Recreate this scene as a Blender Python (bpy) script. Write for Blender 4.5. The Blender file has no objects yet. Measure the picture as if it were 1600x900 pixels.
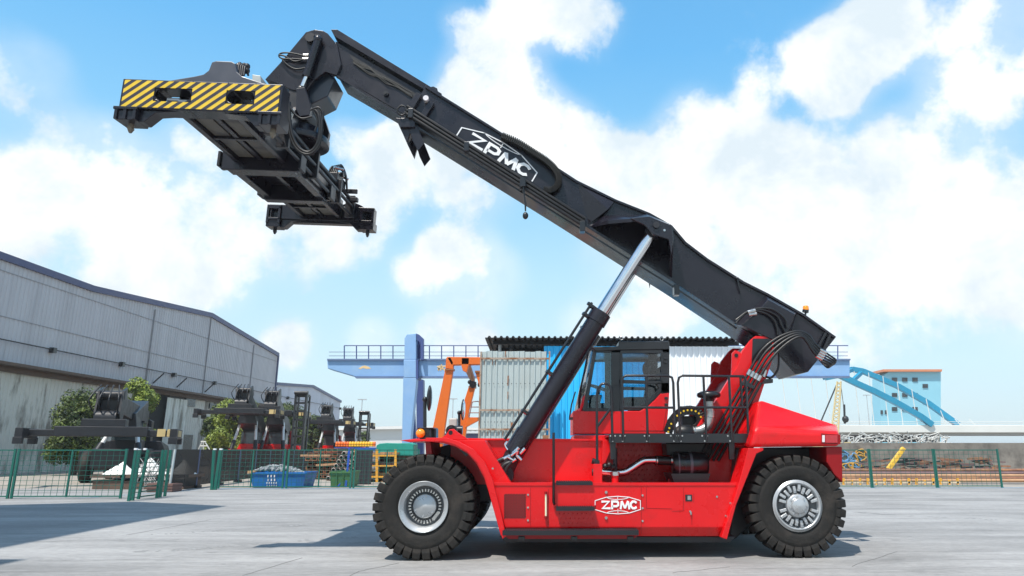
import bpy, bmesh, math, random
from mathutils import Vector, Matrix, Euler
R = math.radians
random.seed(7)
scene = bpy.context.scene
col = scene.collection

# ------------------------------------------------------------------ camera
F, CX, CY = 1150.0, 880.0, 420.0            # focal length and principal point in photo pixels
CAM = Vector((0.0, -11.93, 1.634))
ROT = Euler((R(90 + 13.83), 0, R(-1.38)), 'XYZ')
cd = bpy.data.cameras.new('camera'); cam = bpy.data.objects.new('camera', cd); col.objects.link(cam)
cam.location = CAM; cam.rotation_euler = ROT
cd.sensor_fit = 'HORIZONTAL'; cd.sensor_width = 36.0; cd.lens = F * 36 / 1600
cd.shift_x = (800 - CX) / 1600; cd.shift_y = -(450 - CY) / 1600
cd.clip_start = 0.1; cd.clip_end = 6000
scene.camera = cam
RM = ROT.to_matrix()

def ray(px, py):
    return RM @ Vector(((px - CX) / F, -(py - CY) / F, -1.0))
def P(px, py, Y):
    """point of the vertical plane at world Y that a survey sight line meets"""
    d = ray(px, py); t = (Y - CAM.y) / d.y
    return CAM + d * t
def G(px, py, z=0.0):
    d = ray(px, py); t = (z - CAM.z) / d.z
    return CAM + d * t
def D(px, py, dist): return P(px, py, CAM.y + dist)
def XZ(pts, Y): return [(P(x, y, Y).x, P(x, y, Y).z) for x, y in pts]

# ------------------------------------------------------------------ light
SUN_EL, SUN_AZ = 64.0, 213.0      # azimuth: from +Y clockwise to +X ; sun stands to the left and a little behind the camera
sd = Vector((math.sin(R(SUN_AZ)) * math.cos(R(SUN_EL)), math.cos(R(SUN_AZ)) * math.cos(R(SUN_EL)), math.sin(R(SUN_EL))))
sl = bpy.data.lights.new('sun', 'SUN'); sl.energy = 5.0; sl.angle = R(0.5); sl.color = (1.0, 0.945, 0.87)
so = bpy.data.objects.new('sun', sl); col.objects.link(so)
so.rotation_euler = (-sd).to_track_quat('-Z', 'Y').to_euler()

w = bpy.data.worlds.new('World'); scene.world = w; w.use_nodes = True
nt = w.node_tree; nt.nodes.clear()
N = nt.nodes.new; L = nt.links.new
out = N('ShaderNodeOutputWorld'); bg = N('ShaderNodeBackground'); bg.inputs['Strength'].default_value = 0.105
L(bg.outputs[0], out.inputs[0])
sky = N('ShaderNodeTexSky'); sky.sky_type = 'NISHITA'; sky.sun_disc = False
sky.sun_elevation = R(SUN_EL); sky.sun_rotation = R(SUN_AZ); sky.air_density = 1.0; sky.dust_density = 0.6; sky.ozone_density = 2.0
tc = N('ShaderNodeTexCoord')
def mth(op, a, b=None, c=None, clamp=False):
    m = N('ShaderNodeMath'); m.operation = op; m.use_clamp = clamp
    for i, v in enumerate((a, b, c)):
        if v is None: continue
        if isinstance(v, (int, float)): m.inputs[i].default_value = v
        else: L(v, m.inputs[i])
    return m.outputs[0]
def noise_w(scale, det, rough, vec, dist=0.0):
    n = N('ShaderNodeTexNoise'); n.inputs['Scale'].default_value = scale; n.inputs['Detail'].default_value = det
    n.inputs['Roughness'].default_value = rough; n.inputs['Distortion'].default_value = dist
    L(vec, n.inputs['Vector']); return n.outputs['Fac']
dirv = tc.outputs['Generated']
CLOUDS = [ # sight direction (photo px), radius px, weight
 (765,110,80,.95),(720,160,60,.8),(690,200,60,.7),(820,170,70,.8),(880,215,70,.75),(620,240,70,.9),(740,260,100,.65),(590,300,70,.6),(540,215,40,.5),
 (250,320,120,.75),(150,260,110,.8),(400,260,90,.55),(310,210,60,.5),(460,370,90,.5),(310,400,110,.8),(230,400,100,.75),(560,370,60,.45),(840,15,75,.5),(910,30,60,.45),(715,35,35,.35),
 (1280,95,60,1.0),(1350,70,80,1.0),(1310,140,60,.95),(1390,20,60,.8),(1390,230,70,.85),(1140,240,80,.95),(1060,250,80,.8),(1080,190,60,.5),(950,280,80,.85),(1000,290,90,.9),(1230,290,110,1.0),
 (1100,370,140,1.05),(1330,350,130,.95),(1460,330,170,.9),(960,400,80,.5),(1210,430,110,.7),(725,405,70,.7),(660,430,55,.62),(775,430,60,.55),(690,390,45,.5),(730,515,70,.75),(680,530,50,.6),(580,530,45,.55),(450,535,50,.5),
 (920,510,60,.6),(1010,510,60,.55),(40,120,90,.5),(-60,330,160,.9),(1560,60,150,.7),(1500,150,80,.6),(1620,420,150,.8),(1320,520,70,.4),(1190,140,45,.45)]
acc = None
for (x, y, r, wt) in CLOUDS:
    c = ray(x, y).normalized()
    vd = N('ShaderNodeVectorMath'); vd.operation = 'DISTANCE'; L(dirv, vd.inputs[0]); vd.inputs[1].default_value = c
    rr = r / (F * (1 + ((x - CX) / F) ** 2 * .7)) * 1.12
    mr = N('ShaderNodeMapRange'); mr.interpolation_type = 'SMOOTHERSTEP'
    L(vd.outputs['Value'], mr.inputs['Value'])
    mr.inputs['From Min'].default_value = rr * 1.25; mr.inputs['From Max'].default_value = rr * .25
    mr.inputs['To Min'].default_value = 0; mr.inputs['To Max'].default_value = wt
    acc = mr.outputs[0] if acc is None else mth('ADD', acc, mth('MULTIPLY', mr.outputs[0], mth('SUBTRACT', 1.15, acc, clamp=False), clamp=False))
# elsewhere in the sky (behind the camera) loose cloud banks
sep = N('ShaderNodeSeparateXYZ'); L(dirv, sep.inputs[0])
back = N('ShaderNodeMapRange'); L(sep.outputs['Y'], back.inputs['Value']); back.inputs['From Min'].default_value = .35; back.inputs['From Max'].default_value = -.1
back.inputs['To Max'].default_value = .45
acc = mth('ADD', acc, back.outputs[0])
n1 = noise_w(5.5, 12, .60, dirv, .0); n2 = noise_w(2.4, 4, .5, dirv); n4 = noise_w(16.0, 8, .6, dirv, .1)
dens = mth('ADD', acc, mth('MULTIPLY', mth('SUBTRACT', n1, .5), 2.9))
dens = mth('ADD', dens, mth('MULTIPLY', mth('SUBTRACT', n2, .5), .6))
dens = mth('ADD', dens, mth('MULTIPLY', mth('SUBTRACT', n4, .5), .75))
cm0 = N('ShaderNodeMapRange'); cm0.interpolation_type = 'SMOOTHSTEP'; L(dens, cm0.inputs['Value'])
cm0.inputs['From Min'].default_value = .28; cm0.inputs['From Max'].default_value = .88
veil = N('ShaderNodeMapRange'); veil.interpolation_type = 'SMOOTHSTEP'; L(mth('ADD', acc, mth('MULTIPLY', mth('SUBTRACT', n1, .5), .9)), veil.inputs['Value'])
veil.inputs['From Min'].default_value = 0; veil.inputs['From Max'].default_value = .9; veil.inputs['To Max'].default_value = .40
class _M: pass
cm = _M(); cm.outputs = [mth('MAXIMUM', cm0.outputs[0], veil.outputs[0])]
n3 = noise_w(7.0, 9, .6, dirv, .2)
ccr = N('ShaderNodeMapRange'); L(n3, ccr.inputs['Value']); ccr.inputs['From Min'].default_value = .38; ccr.inputs['From Max'].default_value = .60
ccol = N('ShaderNodeMix'); ccol.data_type = 'RGBA'; L(ccr.outputs[0], ccol.inputs['Factor'])
ccol.inputs['A'].default_value = (6.7, 7.65, 8.3, 1); ccol.inputs['B'].default_value = (9.8, 9.85, 9.9, 1)
ramp = N('ShaderNodeValToRGB'); L(sep.outputs['Z'], ramp.inputs['Fac'])
cr_ = ramp.color_ramp; cr_.elements[0].position = 0.0; cr_.elements[0].color = (.60, .74, .80, 1)
cr_.elements[1].position = .75; cr_.elements[1].color = (.10, .34, .68, 1)
for p_, c_ in ((.10, (.60, .81, .90)), (.22, (.48, .76, .91)), (.38, (.25, .59, .90)), (.50, (.15, .48, .86))):
    e = cr_.elements.new(p_); e.color = (*c_, 1)
rs = N('ShaderNodeVectorMath'); rs.operation = 'SCALE'; L(ramp.outputs['Color'], rs.inputs[0]); rs.inputs['Scale'].default_value = 10.5
tint = N('ShaderNodeMix'); tint.data_type = 'RGBA'; tint.inputs['Factor'].default_value = .82
L(sky.outputs[0], tint.inputs['A']); L(rs.outputs[0], tint.inputs['B'])
mx = N('ShaderNodeMix'); mx.data_type = 'RGBA'
L(cm.outputs[0], mx.inputs['Factor']); L(tint.outputs['Result'], mx.inputs['A']); L(ccol.outputs['Result'], mx.inputs['B'])
L(mx.outputs['Result'], bg.inputs['Color'])

scene.view_settings.view_transform = 'Standard'; scene.view_settings.look = 'None'
scene.view_settings.exposure = 0.18; scene.view_settings.gamma = 1.0
try: scene.view_settings.use_curve_mapping = False
except Exception: pass
scene.cycles.max_bounces = 8

# ------------------------------------------------------------------ materials
def hexc(r, g, b): 
    f = lambda v: ((v / 255 + .055) / 1.055) ** 2.4 if v > 10 else v / 255 / 12.92
    return (f(r), f(g), f(b))
MATS = {}
def mat(name, color, rough=.5, metal=0.0, var=.12, vscale=3.0, bump=0.0, bscale=40.0, coat=0.0, second=None, sscale=1.5, smin=.5, smax=.62, stretch=None, rvar=.1, spec=.5, nf=.25):
    if name in MATS: return MATS[name]
    m = bpy.data.materials.new(name); m.use_nodes = True
    t = m.node_tree; b = t.nodes['Principled BSDF']; n = t.nodes.new; l = t.links.new
    c = n('ShaderNodeTexCoord'); src = c.outputs['Object']
    mp = n('ShaderNodeMapping'); l(src, mp.inputs['Vector'])
    if stretch: mp.inputs['Scale'].default_value = stretch
    no = n('ShaderNodeTexNoise'); no.inputs['Scale'].default_value = vscale; no.inputs['Detail'].default_value = 6; no.inputs['Roughness'].default_value = .6
    l(mp.outputs[0], no.inputs['Vector'])
    r = n('ShaderNodeMapRange'); l(no.outputs['Fac'], r.inputs['Value'])
    r.inputs['From Min'].default_value = nf; r.inputs['From Max'].default_value = 1 - nf
    r.inputs['To Min'].default_value = 1 - var; r.inputs['To Max'].default_value = 1 + var
    mul = n('ShaderNodeVectorMath'); mul.operation = 'SCALE'; mul.inputs[0].default_value = color; l(r.outputs[0], mul.inputs['Scale'])
    fin = mul.outputs[0]
    if second:
        n2 = n('ShaderNodeTexNoise'); n2.inputs['Scale'].default_value = sscale; n2.inputs['Detail'].default_value = 8; n2.inputs['Roughness'].default_value = .65
        l(mp.outputs[0], n2.inputs['Vector'])
        r2 = n('ShaderNodeMapRange'); l(n2.outputs['Fac'], r2.inputs['Value']); r2.inputs['From Min'].default_value = smin; r2.inputs['From Max'].default_value = smax
        mi = n('ShaderNodeMix'); mi.data_type = 'RGBA'; l(r2.outputs[0], mi.inputs['Factor']); l(fin, mi.inputs['A']); mi.inputs['B'].default_value = (*second, 1)
        fin = mi.outputs['Result']
    l(fin, b.inputs['Base Color'])
    rr = n('ShaderNodeMapRange'); l(no.outputs['Fac'], rr.inputs['Value']); rr.inputs['From Min'].default_value = .3; rr.inputs['From Max'].default_value = .7
    rr.inputs['To Min'].default_value = max(.02, rough - rvar); rr.inputs['To Max'].default_value = min(1, rough + rvar)
    l(rr.outputs[0], b.inputs['Roughness'])
    b.inputs['Metallic'].default_value = metal
    b.inputs['Specular IOR Level'].default_value = spec
    if coat:
        b.inputs['Coat Weight'].default_value = coat; b.inputs['Coat Roughness'].default_value = .06
    if bump:
        nb = n('ShaderNodeTexNoise'); nb.inputs['Scale'].default_value = bscale; nb.inputs['Detail'].default_value = 5
        l(mp.outputs[0], nb.inputs['Vector'])
        bu = n('ShaderNodeBump'); bu.inputs['Strength'].default_value = bump; bu.inputs['Distance'].default_value = .02
        l(nb.outputs['Fac'], bu.inputs['Height']); l(bu.outputs[0], b.inputs['Normal'])
    MATS[name] = m
    return m
def glassmat(name, tintc, alpha=.25, rough=.02):
    m = bpy.data.materials.new(name); m.use_nodes = True
    t = m.node_tree; t.nodes.clear(); n = t.nodes.new; l = t.links.new
    o = n('ShaderNodeOutputMaterial'); tr = n('ShaderNodeBsdfTransparent'); gl = n('ShaderNodeBsdfGlossy'); mixs = n('ShaderNodeMixShader'); fr = n('ShaderNodeFresnel')
    tr.inputs['Color'].default_value = (*tintc, 1); gl.inputs['Roughness'].default_value = rough
    fr.inputs['IOR'].default_value = 1.45
    ad = n('ShaderNodeMath'); ad.operation = 'ADD'; l(fr.outputs[0], ad.inputs[0]); ad.inputs[1].default_value = alpha; ad.use_clamp = True
    l(ad.outputs[0], mixs.inputs[0]); l(tr.outputs[0], mixs.inputs[1]); l(gl.outputs[0], mixs.inputs[2]); l(mixs.outputs[0], o.inputs[0])
    return m
RED = mat('red_paint', (.66, .0025, .005), .33, 0, .07, 2.0, .03, 60, .12, second=(.42, .010, .010), sscale=1.3, smin=.56, smax=.80, spec=.42, rvar=.14)
REDD = mat('darkened_red', (.26, .002, .004), .45, 0, .1, 2.0, .03, 60, .1, spec=.3)  # darker copy of the red for seams, recessed and lower parts
NAVY = mat('charcoal_paint', (.011, .0095, .0150), .30, 0, .18, 1.4, .03, 50, .22, second=(.022, .020, .027), sscale=1.2, smin=.5, smax=.8, spec=.38)
NAVYM = mat('charcoal_matt', (.010, .010, .014), .5, 0, .2, 3, .05, 60, .1)
BLK = mat('black_rubber', (.006, .006, .007), .45, 0, .2, 8)
BLKP = mat('black_paint', (.006, .0065, .009), .35, 0, .15, 4, 0, 40, .3)
TYRE = mat('tyre_rubber', (.020, .0185, .017), .75, 0, .3, 5, .3, 30, second=(.060, .049, .041), sscale=2.6, smin=.48, smax=.85, spec=.25)
SILV = mat('silver_paint', (.46, .475, .485), .32, .45, .06, 6, .03, 80)
CHROME = mat('chrome', (.75, .76, .78), .14, 1, .04, 4)
STEEL = mat('steel', (.55, .54, .52), .25, 1, .15, 9)
WHITE = mat('white_marking', (.82, .82, .82), .45, 0, .04, 6)
YEL = mat('yellow_paint', (.80, .52, .03), .45, 0, .08, 5)
DKSTR = mat('dark_stripe', (.03, .03, .045), .45, 0, .1, 5)
ORG = mat('orange_lamp', (.95, .28, .01), .2, 0, .05, 5, coat=.5)
GLASS = glassmat('cab_glass', (.72, .90, .95), .03)
GLASSW = glassmat('windscreen_glass', (.75, .88, .92), .30, .08)
GLASSD = glassmat('dark_glass', (.62, .70, .74), .02)
MIRR = mat('mirror_face', (.8, .85, .88), .05, 1, .02)
LAMPR = mat('red_lamp', (.45, .01, .02), .15, 0, .1, 20, coat=.8)
LAMPW = mat('clear_lamp', (.75, .7, .7), .15, 0, .1, 20, coat=.8)

# ------------------------------------------------------------------ mesh builder
class MB:
    def __init__(s): s.v = []; s.f = []; s.sm = []
    def add(s, vs, fs, smooth=False):
        o = len(s.v); s.v += [tuple(v) for v in vs]; s.f += [tuple(i + o for i in f) for f in fs]; s.sm += [smooth] * len(fs); return s
    def box(s, x0, x1, y0, y1, z0, z1):
        v = [(x, y, z) for x in (x0, x1) for y in (y0, y1) for z in (z0, z1)]
        return s.add(v, [(0, 1, 3, 2), (4, 6, 7, 5), (0, 4, 5, 1), (2, 3, 7, 6), (0, 2, 6, 4), (1, 5, 7, 3)])
    def prism(s, xz, y0, y1):
        n = len(xz)
        v = [(x, y0, z) for x, z in xz] + [(x, y1, z) for x, z in xz]
        return s.add(v, [tuple(range(n)), tuple(range(2 * n - 1, n - 1, -1))] + [(i, i + n, (i + 1) % n + n, (i + 1) % n) for i in range(n)])
    def px(s, pts, y0, y1): return s.prism(XZ(pts, y0), y0, y1)      # traced on plane y0, real thickness to y1
    def loft(s, A, B):
        n = len(A)
        return s.add(list(A) + list(B), [tuple(range(n)), tuple(range(2 * n - 1, n - 1, -1))] + [(i, i + n, (i + 1) % n + n, (i + 1) % n) for i in range(n)])
    def tube(s, pts, r, n=10, cap=True, smooth=True):
        pts = [Vector(p) for p in pts]; rs = r if isinstance(r, (list, tuple)) else [r] * len(pts)
        rings = []; up = None
        for i, p in enumerate(pts):
            a = pts[max(i - 1, 0)]; b = pts[min(i + 1, len(pts) - 1)]
            d = (b - a)
            if d.length < 1e-9: d = Vector((0, 0, 1))
            d.normalize()
            if up is None:
                up = d.cross(Vector((0, 0, 1)))
                if up.length < .1: up = d.cross(Vector((1, 0, 0)))
            up = up - d * up.dot(d); up.normalize(); sd_ = d.cross(up)
            rings.append([p + (up * math.cos(2 * math.pi * k / n) + sd_ * math.sin(2 * math.pi * k / n)) * rs[i] for k in range(n)])
        v = [q for rg in rings for q in rg]; f = []
        for i in range(len(pts) - 1):
            for k in range(n): f.append((i * n + k, i * n + (k + 1) % n, (i + 1) * n + (k + 1) % n, (i + 1) * n + k))
        s.add(v, f, smooth)
        if cap: s.add(rings[0], [tuple(range(n - 1, -1, -1))]); s.add(rings[-1], [tuple(range(n))])
        return s
    def cyl(s, a, b, r, n=24, r2=None): return s.tube([a, b], [r, r2 if r2 is not None else r], n)
    def lathe(s, c, prof, n=48, ax='Y', smooth=True, closed=False):
        """prof: (offset along axis, radius)"""
        v = []; f = []
        for (o, r) in prof:
            for k in range(n):
                t = 2 * math.pi * k / n; a, b = r * math.cos(t), r * math.sin(t)
                v.append({'Y': (c[0] + a, c[1] + o, c[2] + b), 'Z': (c[0] + a, c[1] + b, c[2] + o), 'X': (c[0] + o, c[1] + a, c[2] + b)}[ax])
        m = len(prof)
        for i in range(m - 1 + (1 if closed else 0)):
            j = (i + 1) % m
            for k in range(n): f.append((i * n + k, i * n + (k + 1) % n, j * n + (k + 1) % n, j * n + k))
        return s.add(v, f, smooth)
    def bar(s, a, b, w, h=None, up=(0, 0, 1)):
        a = Vector(a); b = Vector(b); d = (b - a).normalized(); u = Vector(up); h = h or w
        x = d.cross(u)
        if x.length < 1e-4: x = d.cross(Vector((1, 0, 0)))
        x.normalize(); u = x.cross(d).normalized()
        A = [a + x * sx * w / 2 + u * su * h / 2 for sx, su in ((-1, -1), (1, -1), (1, 1), (-1, 1))]
        return s.loft(A, [q + (b - a) for q in A])
    def sphere(s, c, r, n=12, m=8, sc=(1, 1, 1)):
        v = []; f = []
        for i in range(m + 1):
            th = math.pi * i / m
            for k in range(n):
                t = 2 * math.pi * k / n
                v.append((c[0] + r * sc[0] * math.sin(th) * math.cos(t), c[1] + r * sc[1] * math.sin(th) * math.sin(t), c[2] + r * sc[2] * math.cos(th)))
        for i in range(m):
            for k in range(n): f.append((i * n + k, i * n + (k + 1) % n, (i + 1) * n + (k + 1) % n, (i + 1) * n + k))
        return s.add(v, f, True)
    def build(s, name, m, parent=None, bevel=0, origin=None, label=None, recalc=True, double=False, seg=2):
        me = bpy.data.meshes.new(name)
        o_ = Vector(origin) if origin is not None else (parent_loc(parent) if parent is not None else Vector((0, 0, 0)))
        me.from_pydata([tuple(Vector(v) - o_) for v in s.v], [], s.f); me.polygons.foreach_set('use_smooth', s.sm); me.update()
        if recalc:
            bm = bmesh.new(); bm.from_mesh(me); bmesh.ops.remove_doubles(bm, verts=bm.verts, dist=1e-5) if double else None
            bmesh.ops.recalc_face_normals(bm, faces=bm.faces); bm.to_mesh(me); bm.free()
        ob = bpy.data.objects.new(name, me); col.objects.link(ob)
        for k in (m if isinstance(m, (list, tuple)) else [m]): me.materials.append(k)
        if parent is not None:
            ob.parent = parent
            ob.location = o_ - parent_loc(parent)
        else: ob.location = o_
        if bevel:
            b = ob.modifiers.new('bevel', 'BEVEL'); b.width = bevel; b.segments = seg; b.limit_method = 'ANGLE'; b.angle_limit = R(35)
            b.harden_normals = False
        if label: ob['label'] = label
        return ob
def pieces(mb, name, m, parent=None, **k):
    """one child per loose piece of the builder"""
    n = len(mb.v); p = list(range(n))
    def find(a):
        while p[a] != a: p[a] = p[p[a]]; a = p[a]
        return a
    for f in mb.f:
        for q in f[1:]: p[find(q)] = find(f[0])
    bb = {}
    for i, v in enumerate(mb.v):
        r = find(i); b = bb.setdefault(r, [list(v), list(v)])
        for c in range(3): b[0][c] = min(b[0][c], v[c]); b[1][c] = max(b[1][c], v[c])
    # caps made of coincident rings belong to their tube: merge pieces whose first vertex lies on the other
    seen = {}
    for i, v in enumerate(mb.v):
        key = tuple(round(c, 5) for c in v)
        if key in seen: p[find(i)] = find(seen[key])
        else: seen[key] = i
    grp = {}
    for fi, f in enumerate(mb.f): grp.setdefault(find(f[0]), []).append(fi)
    out_ = []
    for r, fl in grp.items():
        q = MB(); idx = {}
        for fi in fl:
            f = mb.f[fi]
            for a in f:
                if a not in idx: idx[a] = len(q.v); q.v.append(mb.v[a])
            q.f.append(tuple(idx[a] for a in f)); q.sm.append(mb.sm[fi])
        out_.append(q.build(name, m, parent, **k))
    return out_
def parent_loc(p):
    l_ = Vector((0, 0, 0))
    while p is not None: l_ = l_ + p.location; p = p.parent
    return l_
def thing(name, label, cat, loc=(0, 0, 0), group=None):
    o = bpy.data.objects.new(name, None); col.objects.link(o); o.location = loc; o.empty_display_size = .3
    tag(o, label, cat, group); return o
def tag(o, label, cat, group=None, kind=None):
    if label: o['label'] = label
    if cat: o['category'] = cat
    if group: o['group'] = group
    if kind: o['kind'] = kind
    return o
def struct(o, kind='structure'): o['kind'] = kind; return o
def dup(o, parent=None):
    c = o.copy(); col.objects.link(c); c.parent = parent
    for ch in list(o.children): dup(ch, c)
    return c
def spline(pts, n=6):
    pts = [Vector(p) for p in pts]; o = []
    for i in range(len(pts) - 1):
        p0 = pts[max(i - 1, 0)]; p1 = pts[i]; p2 = pts[i + 1]; p3 = pts[min(i + 2, len(pts) - 1)]
        for k in range(n):
            t = k / n
            o.append(.5 * ((2 * p1) + (-p0 + p2) * t + (2 * p0 - 5 * p1 + 4 * p2 - p3) * t * t + (-p0 + 3 * p1 - 3 * p2 + p3) * t ** 3))
    o.append(pts[-1]); return o
# letters drawn as thick strokes in a unit box, y up: list of polylines
def ribbon(mb, pts, wid, M):
    """flat ribbon polyline with mitred joins, thin plate; M maps (u,v,w)->world"""
    n = len(pts); Lp = []; Rp = []
    for i in range(n):
        p = Vector(pts[i]); a = Vector(pts[max(i - 1, 0)]); b = Vector(pts[min(i + 1, n - 1)])
        d1 = (p - a).normalized() if i > 0 else (b - p).normalized(); d2 = (b - p).normalized() if i < n - 1 else d1
        nrm = Vector((-(d1 + d2).y, (d1 + d2).x))
        if nrm.length < 1e-6: nrm = Vector((-d1.y, d1.x))
        nrm.normalize(); k = 1 / max(.62, abs(nrm.dot(Vector((-d1.y, d1.x)))))
        Lp.append(p + nrm * wid / 2 * k); Rp.append(p - nrm * wid / 2 * k)
    v = [M(q.x, q.y, 1) for q in Lp] + [M(q.x, q.y, 1) for q in Rp] + [M(q.x, q.y, 0) for q in Lp] + [M(q.x, q.y, 0) for q in Rp]
    f = []
    for i in range(n - 1):
        f += [(i, i + 1, n + i + 1, n + i), (2 * n + i, 3 * n + i, 3 * n + i + 1, 2 * n + i + 1), (i, 2 * n + i, 2 * n + i + 1, i + 1), (n + i, n + i + 1, 3 * n + i + 1, 3 * n + i)]
    f += [(0, n, 3 * n, 2 * n), (n - 1, 2 * n - 1 + 0, 4 * n - 1, 3 * n - 1)]
    mb.add(v, f)
def arc(cx, cy, rx, ry, a0, a1, n=10): return [(cx + rx * math.cos(R(a0 + (a1 - a0) * i / n)), cy + ry * math.sin(R(a0 + (a1 - a0) * i / n))) for i in range(n + 1)]
def emblem(name, frame, parent, wmat, half_globe=False):
    """oblong six-cornered crest with curved lines and four bold letters; frame(u,v,w): u 0..3, v 0..1"""
    mb = MB()
    o = [(0, .25), (0, .75), (.75, .95), (1.5, 1.0), (2.25, .95), (3, .75), (3, .25), (2.25, .05), (1.5, 0), (.75, .05), (0, .25), (0, .5)]
    if half_globe: o = [(0, .12), (0, .60), (.75, .93), (1.5, 1.0), (2.25, .93), (3, .60), (3, .12)]
    ribbon(mb, o, .045, frame)
    ribbon(mb, [(1.5, .72), (1.5, 1.0)], .035, frame)
    ribbon(mb, [(.75, .93)] + arc(1.5, .98, .75, .16, 200, 340, 8) + [(2.25, .93)], .035, frame)
    if not half_globe:
        ribbon(mb, [(1.5, 0), (1.5, .28)], .035, frame)
        ribbon(mb, [(.75, .06)] + arc(1.5, .02, .75, .16, 160, 20, 8) + [(2.25, .06)], .035, frame)
    e = mb.build(name, wmat, parent)
    mb = MB(); w_ = .125; z0, z1 = .26, .76
    if half_globe: z0, z1 = .12, .70
    h = z1 - z0
    ct = [0]
    def S(pts):
        ct[0] += 1; k_ = ct[0] * .25; ribbon(mb, [(x, z0 + y * h) for x, y in pts], w_, lambda u, v_, q: frame(u, v_, q * (1 + k_)))
    S([(.42, .88), (.92, .88), (.50, .12), (1.02, .12)])
    S([(1.12, 0), (1.12, .89), (1.42, .89), (1.53, .76), (1.53, .48), (1.42, .35), (1.14, .35)])
    S([(1.68, 0), (1.76, .92)]); S([(1.76, .95), (1.97, .12)]); S([(1.97, .12), (2.18, .95)]); S([(2.18, .92), (2.26, 0)])
    S([(2.74, .74), (2.62, .88), (2.48, .88), (2.36, .66), (2.36, .34), (2.48, .12), (2.62, .12), (2.74, .26)])
    return e, mb
# ================================================================== THE REACH STACKER
RS = thing('reach_stacker', 'huge red reach stacker with raised charcoal boom and striped container spreader', 'reach stacker', (G(950, 876).x, 2.07, 0))
YC = 2.07
def mir(y): return 2 * YC - y

# ---------- wheels
def make_tyre(c, w, Rr, nl=30, off=0.0):
    mb = MB(); cx, cy, cz = c
    prof = [(.12 * w, .47 * Rr), (.07 * w, .50 * Rr), (.015 * w, .56 * Rr), (0, .64 * Rr), (.0 * w, .71 * Rr), (.004 * w, .755 * Rr), (.016 * w, .765 * Rr), (.02 * w, .80 * Rr), (.06 * w, .85 * Rr), (.16 * w, .875 * Rr), (.5 * w, .885 * Rr)]
    prof = prof + [(w - o, r) for o, r in prof[-2::-1]]
    mb.lathe(c, prof, 72)
    pitch = 2 * math.pi / nl
    st = [(.018 * w, .775, .47, .49), (-.012 * w, .85, .42, .46), (.008 * w, .955, .36, .40), (.05 * w, .985, .34, .375), (.25 * w, .998, .33, .36), (.54 * w, 1.0, .32, .34)]
    for side in (0, 1):
        for k in range(nl):
            a0 = (k + .5 * side + off) * pitch; vs = []; fs = []
            for i, (y, r, h, _) in enumerate(st):
                yy = y if side == 0 else w - y; rad = r * Rr
                sk = (.30 * (y / w)) * pitch * (1 if side == 0 else -1)
                dy, dr = (.035, -.008) if i == 0 else (.05, -.03) if i == 1 else (.06, -.08) if i == 2 else (.02, -.105) if i == 3 else (0, -.11)
                yb = yy + (dy if side == 0 else -dy)
                for (aa, rr, y2) in ((a0 + sk - h * pitch, rad, yy), (a0 + sk + h * pitch, rad, yy), (a0 + sk + (h + .045) * pitch, rad + dr * Rr / .8, yb), (a0 + sk - (h + .045) * pitch, rad + dr * Rr / .8, yb)):
                    vs.append((cx + rr * math.cos(aa), cy + y2, cz + rr * math.sin(aa)))
            for i in range(len(st) - 1):
                b = i * 4
                fs += [(b, b + 1, b + 5, b + 4), (b + 1, b + 2, b + 6, b + 5), (b + 3, b, b + 4, b + 7)]
            fs += [(0, 1, 2, 3), tuple(len(vs) - 4 + q for q in range(4))]
            mb.add(vs, fs)
    return mb
def front_wheel(x, y0, w, Rr, flip, off):
    c = (x, y0, Rr * .985)
    ob = make_tyre(c, w, Rr, 30, off).build('front_wheel', TYRE, RS, bevel=.006, origin=(x, y0 + w / 2, Rr * .985), seg=1)
    s = 1; r = Rr
    cc = (x, y0 if not flip else y0 + w, Rr * .985); q = -1 if flip else 1
    prof = [(.02, .455 * r), (.0, .475 * r), (.012, .482 * r), (.03, .47 * r), (.045, .435 * r), (.065, .415 * r), (.075, .395 * r), (.10, .385 * r), (.22, .375 * r), (.24, .36 * r)]
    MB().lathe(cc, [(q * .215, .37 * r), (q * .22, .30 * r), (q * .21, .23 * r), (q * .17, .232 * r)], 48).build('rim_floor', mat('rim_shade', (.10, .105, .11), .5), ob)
    rim = MB().lathe(cc, [(q * a, b) for a, b in prof], 64)
    rim.lathe(cc, [(q * .12, .49 * r), (q * .02, .475 * r), (q * .02, .455 * r)], 64)
    rimo = rim.build('rim', SILV, ob)
    hub = MB().lathe(cc, [(q * .19, .232 * r), (q * .155, .225 * r), (q * .145, .215 * r), (q * .145, .06 * r), (q * .140, .05 * r), (q * .14, .0001)], 48)
    for k in range(6):
        t = 2 * math.pi * k / 6 + .4
        p = (cc[0] + .19 * r * math.cos(t), cc[1] + q * .147, cc[2] + .19 * r * math.sin(t))
        hub.cyl(p, (p[0], p[1] - q * .015, p[2]), .012, 8)
    hub.build('hub', SILV, ob)
    bl = MB()
    for k in range(32):
        t = 2 * math.pi * k / 32; ct, st_ = math.cos(t), math.sin(t)
        a = Vector((cc[0] + .268 * r * ct, cc[1] + q * .19, cc[2] + .268 * r * st_)); b = Vector((cc[0] + .325 * r * ct, cc[1] + q * .19, cc[2] + .325 * r * st_))
        bl.bar(a, b, .026, .035, up=(0, 1, 0))
    # wedge block of the clamp ring
    t = R(-38); a = Vector((cc[0] + .29 * r * math.cos(t), cc[1] + q * .165, cc[2] + .29 * r * math.sin(t))); d_ = Vector((-math.sin(t), 0, math.cos(t)))
    bl.bar(a - d_ * .07, a + d_ * .07, .05, .05, up=(0, 1, 0))
    bl.build('wheel_bolts', STEEL, ob, bevel=.003, seg=1)
    pass
    return ob
FWc = P(661, 794, 0.0); RWc = P(1247, 793, 0.15)
Rf, Rr_ = .795, .790
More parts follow.
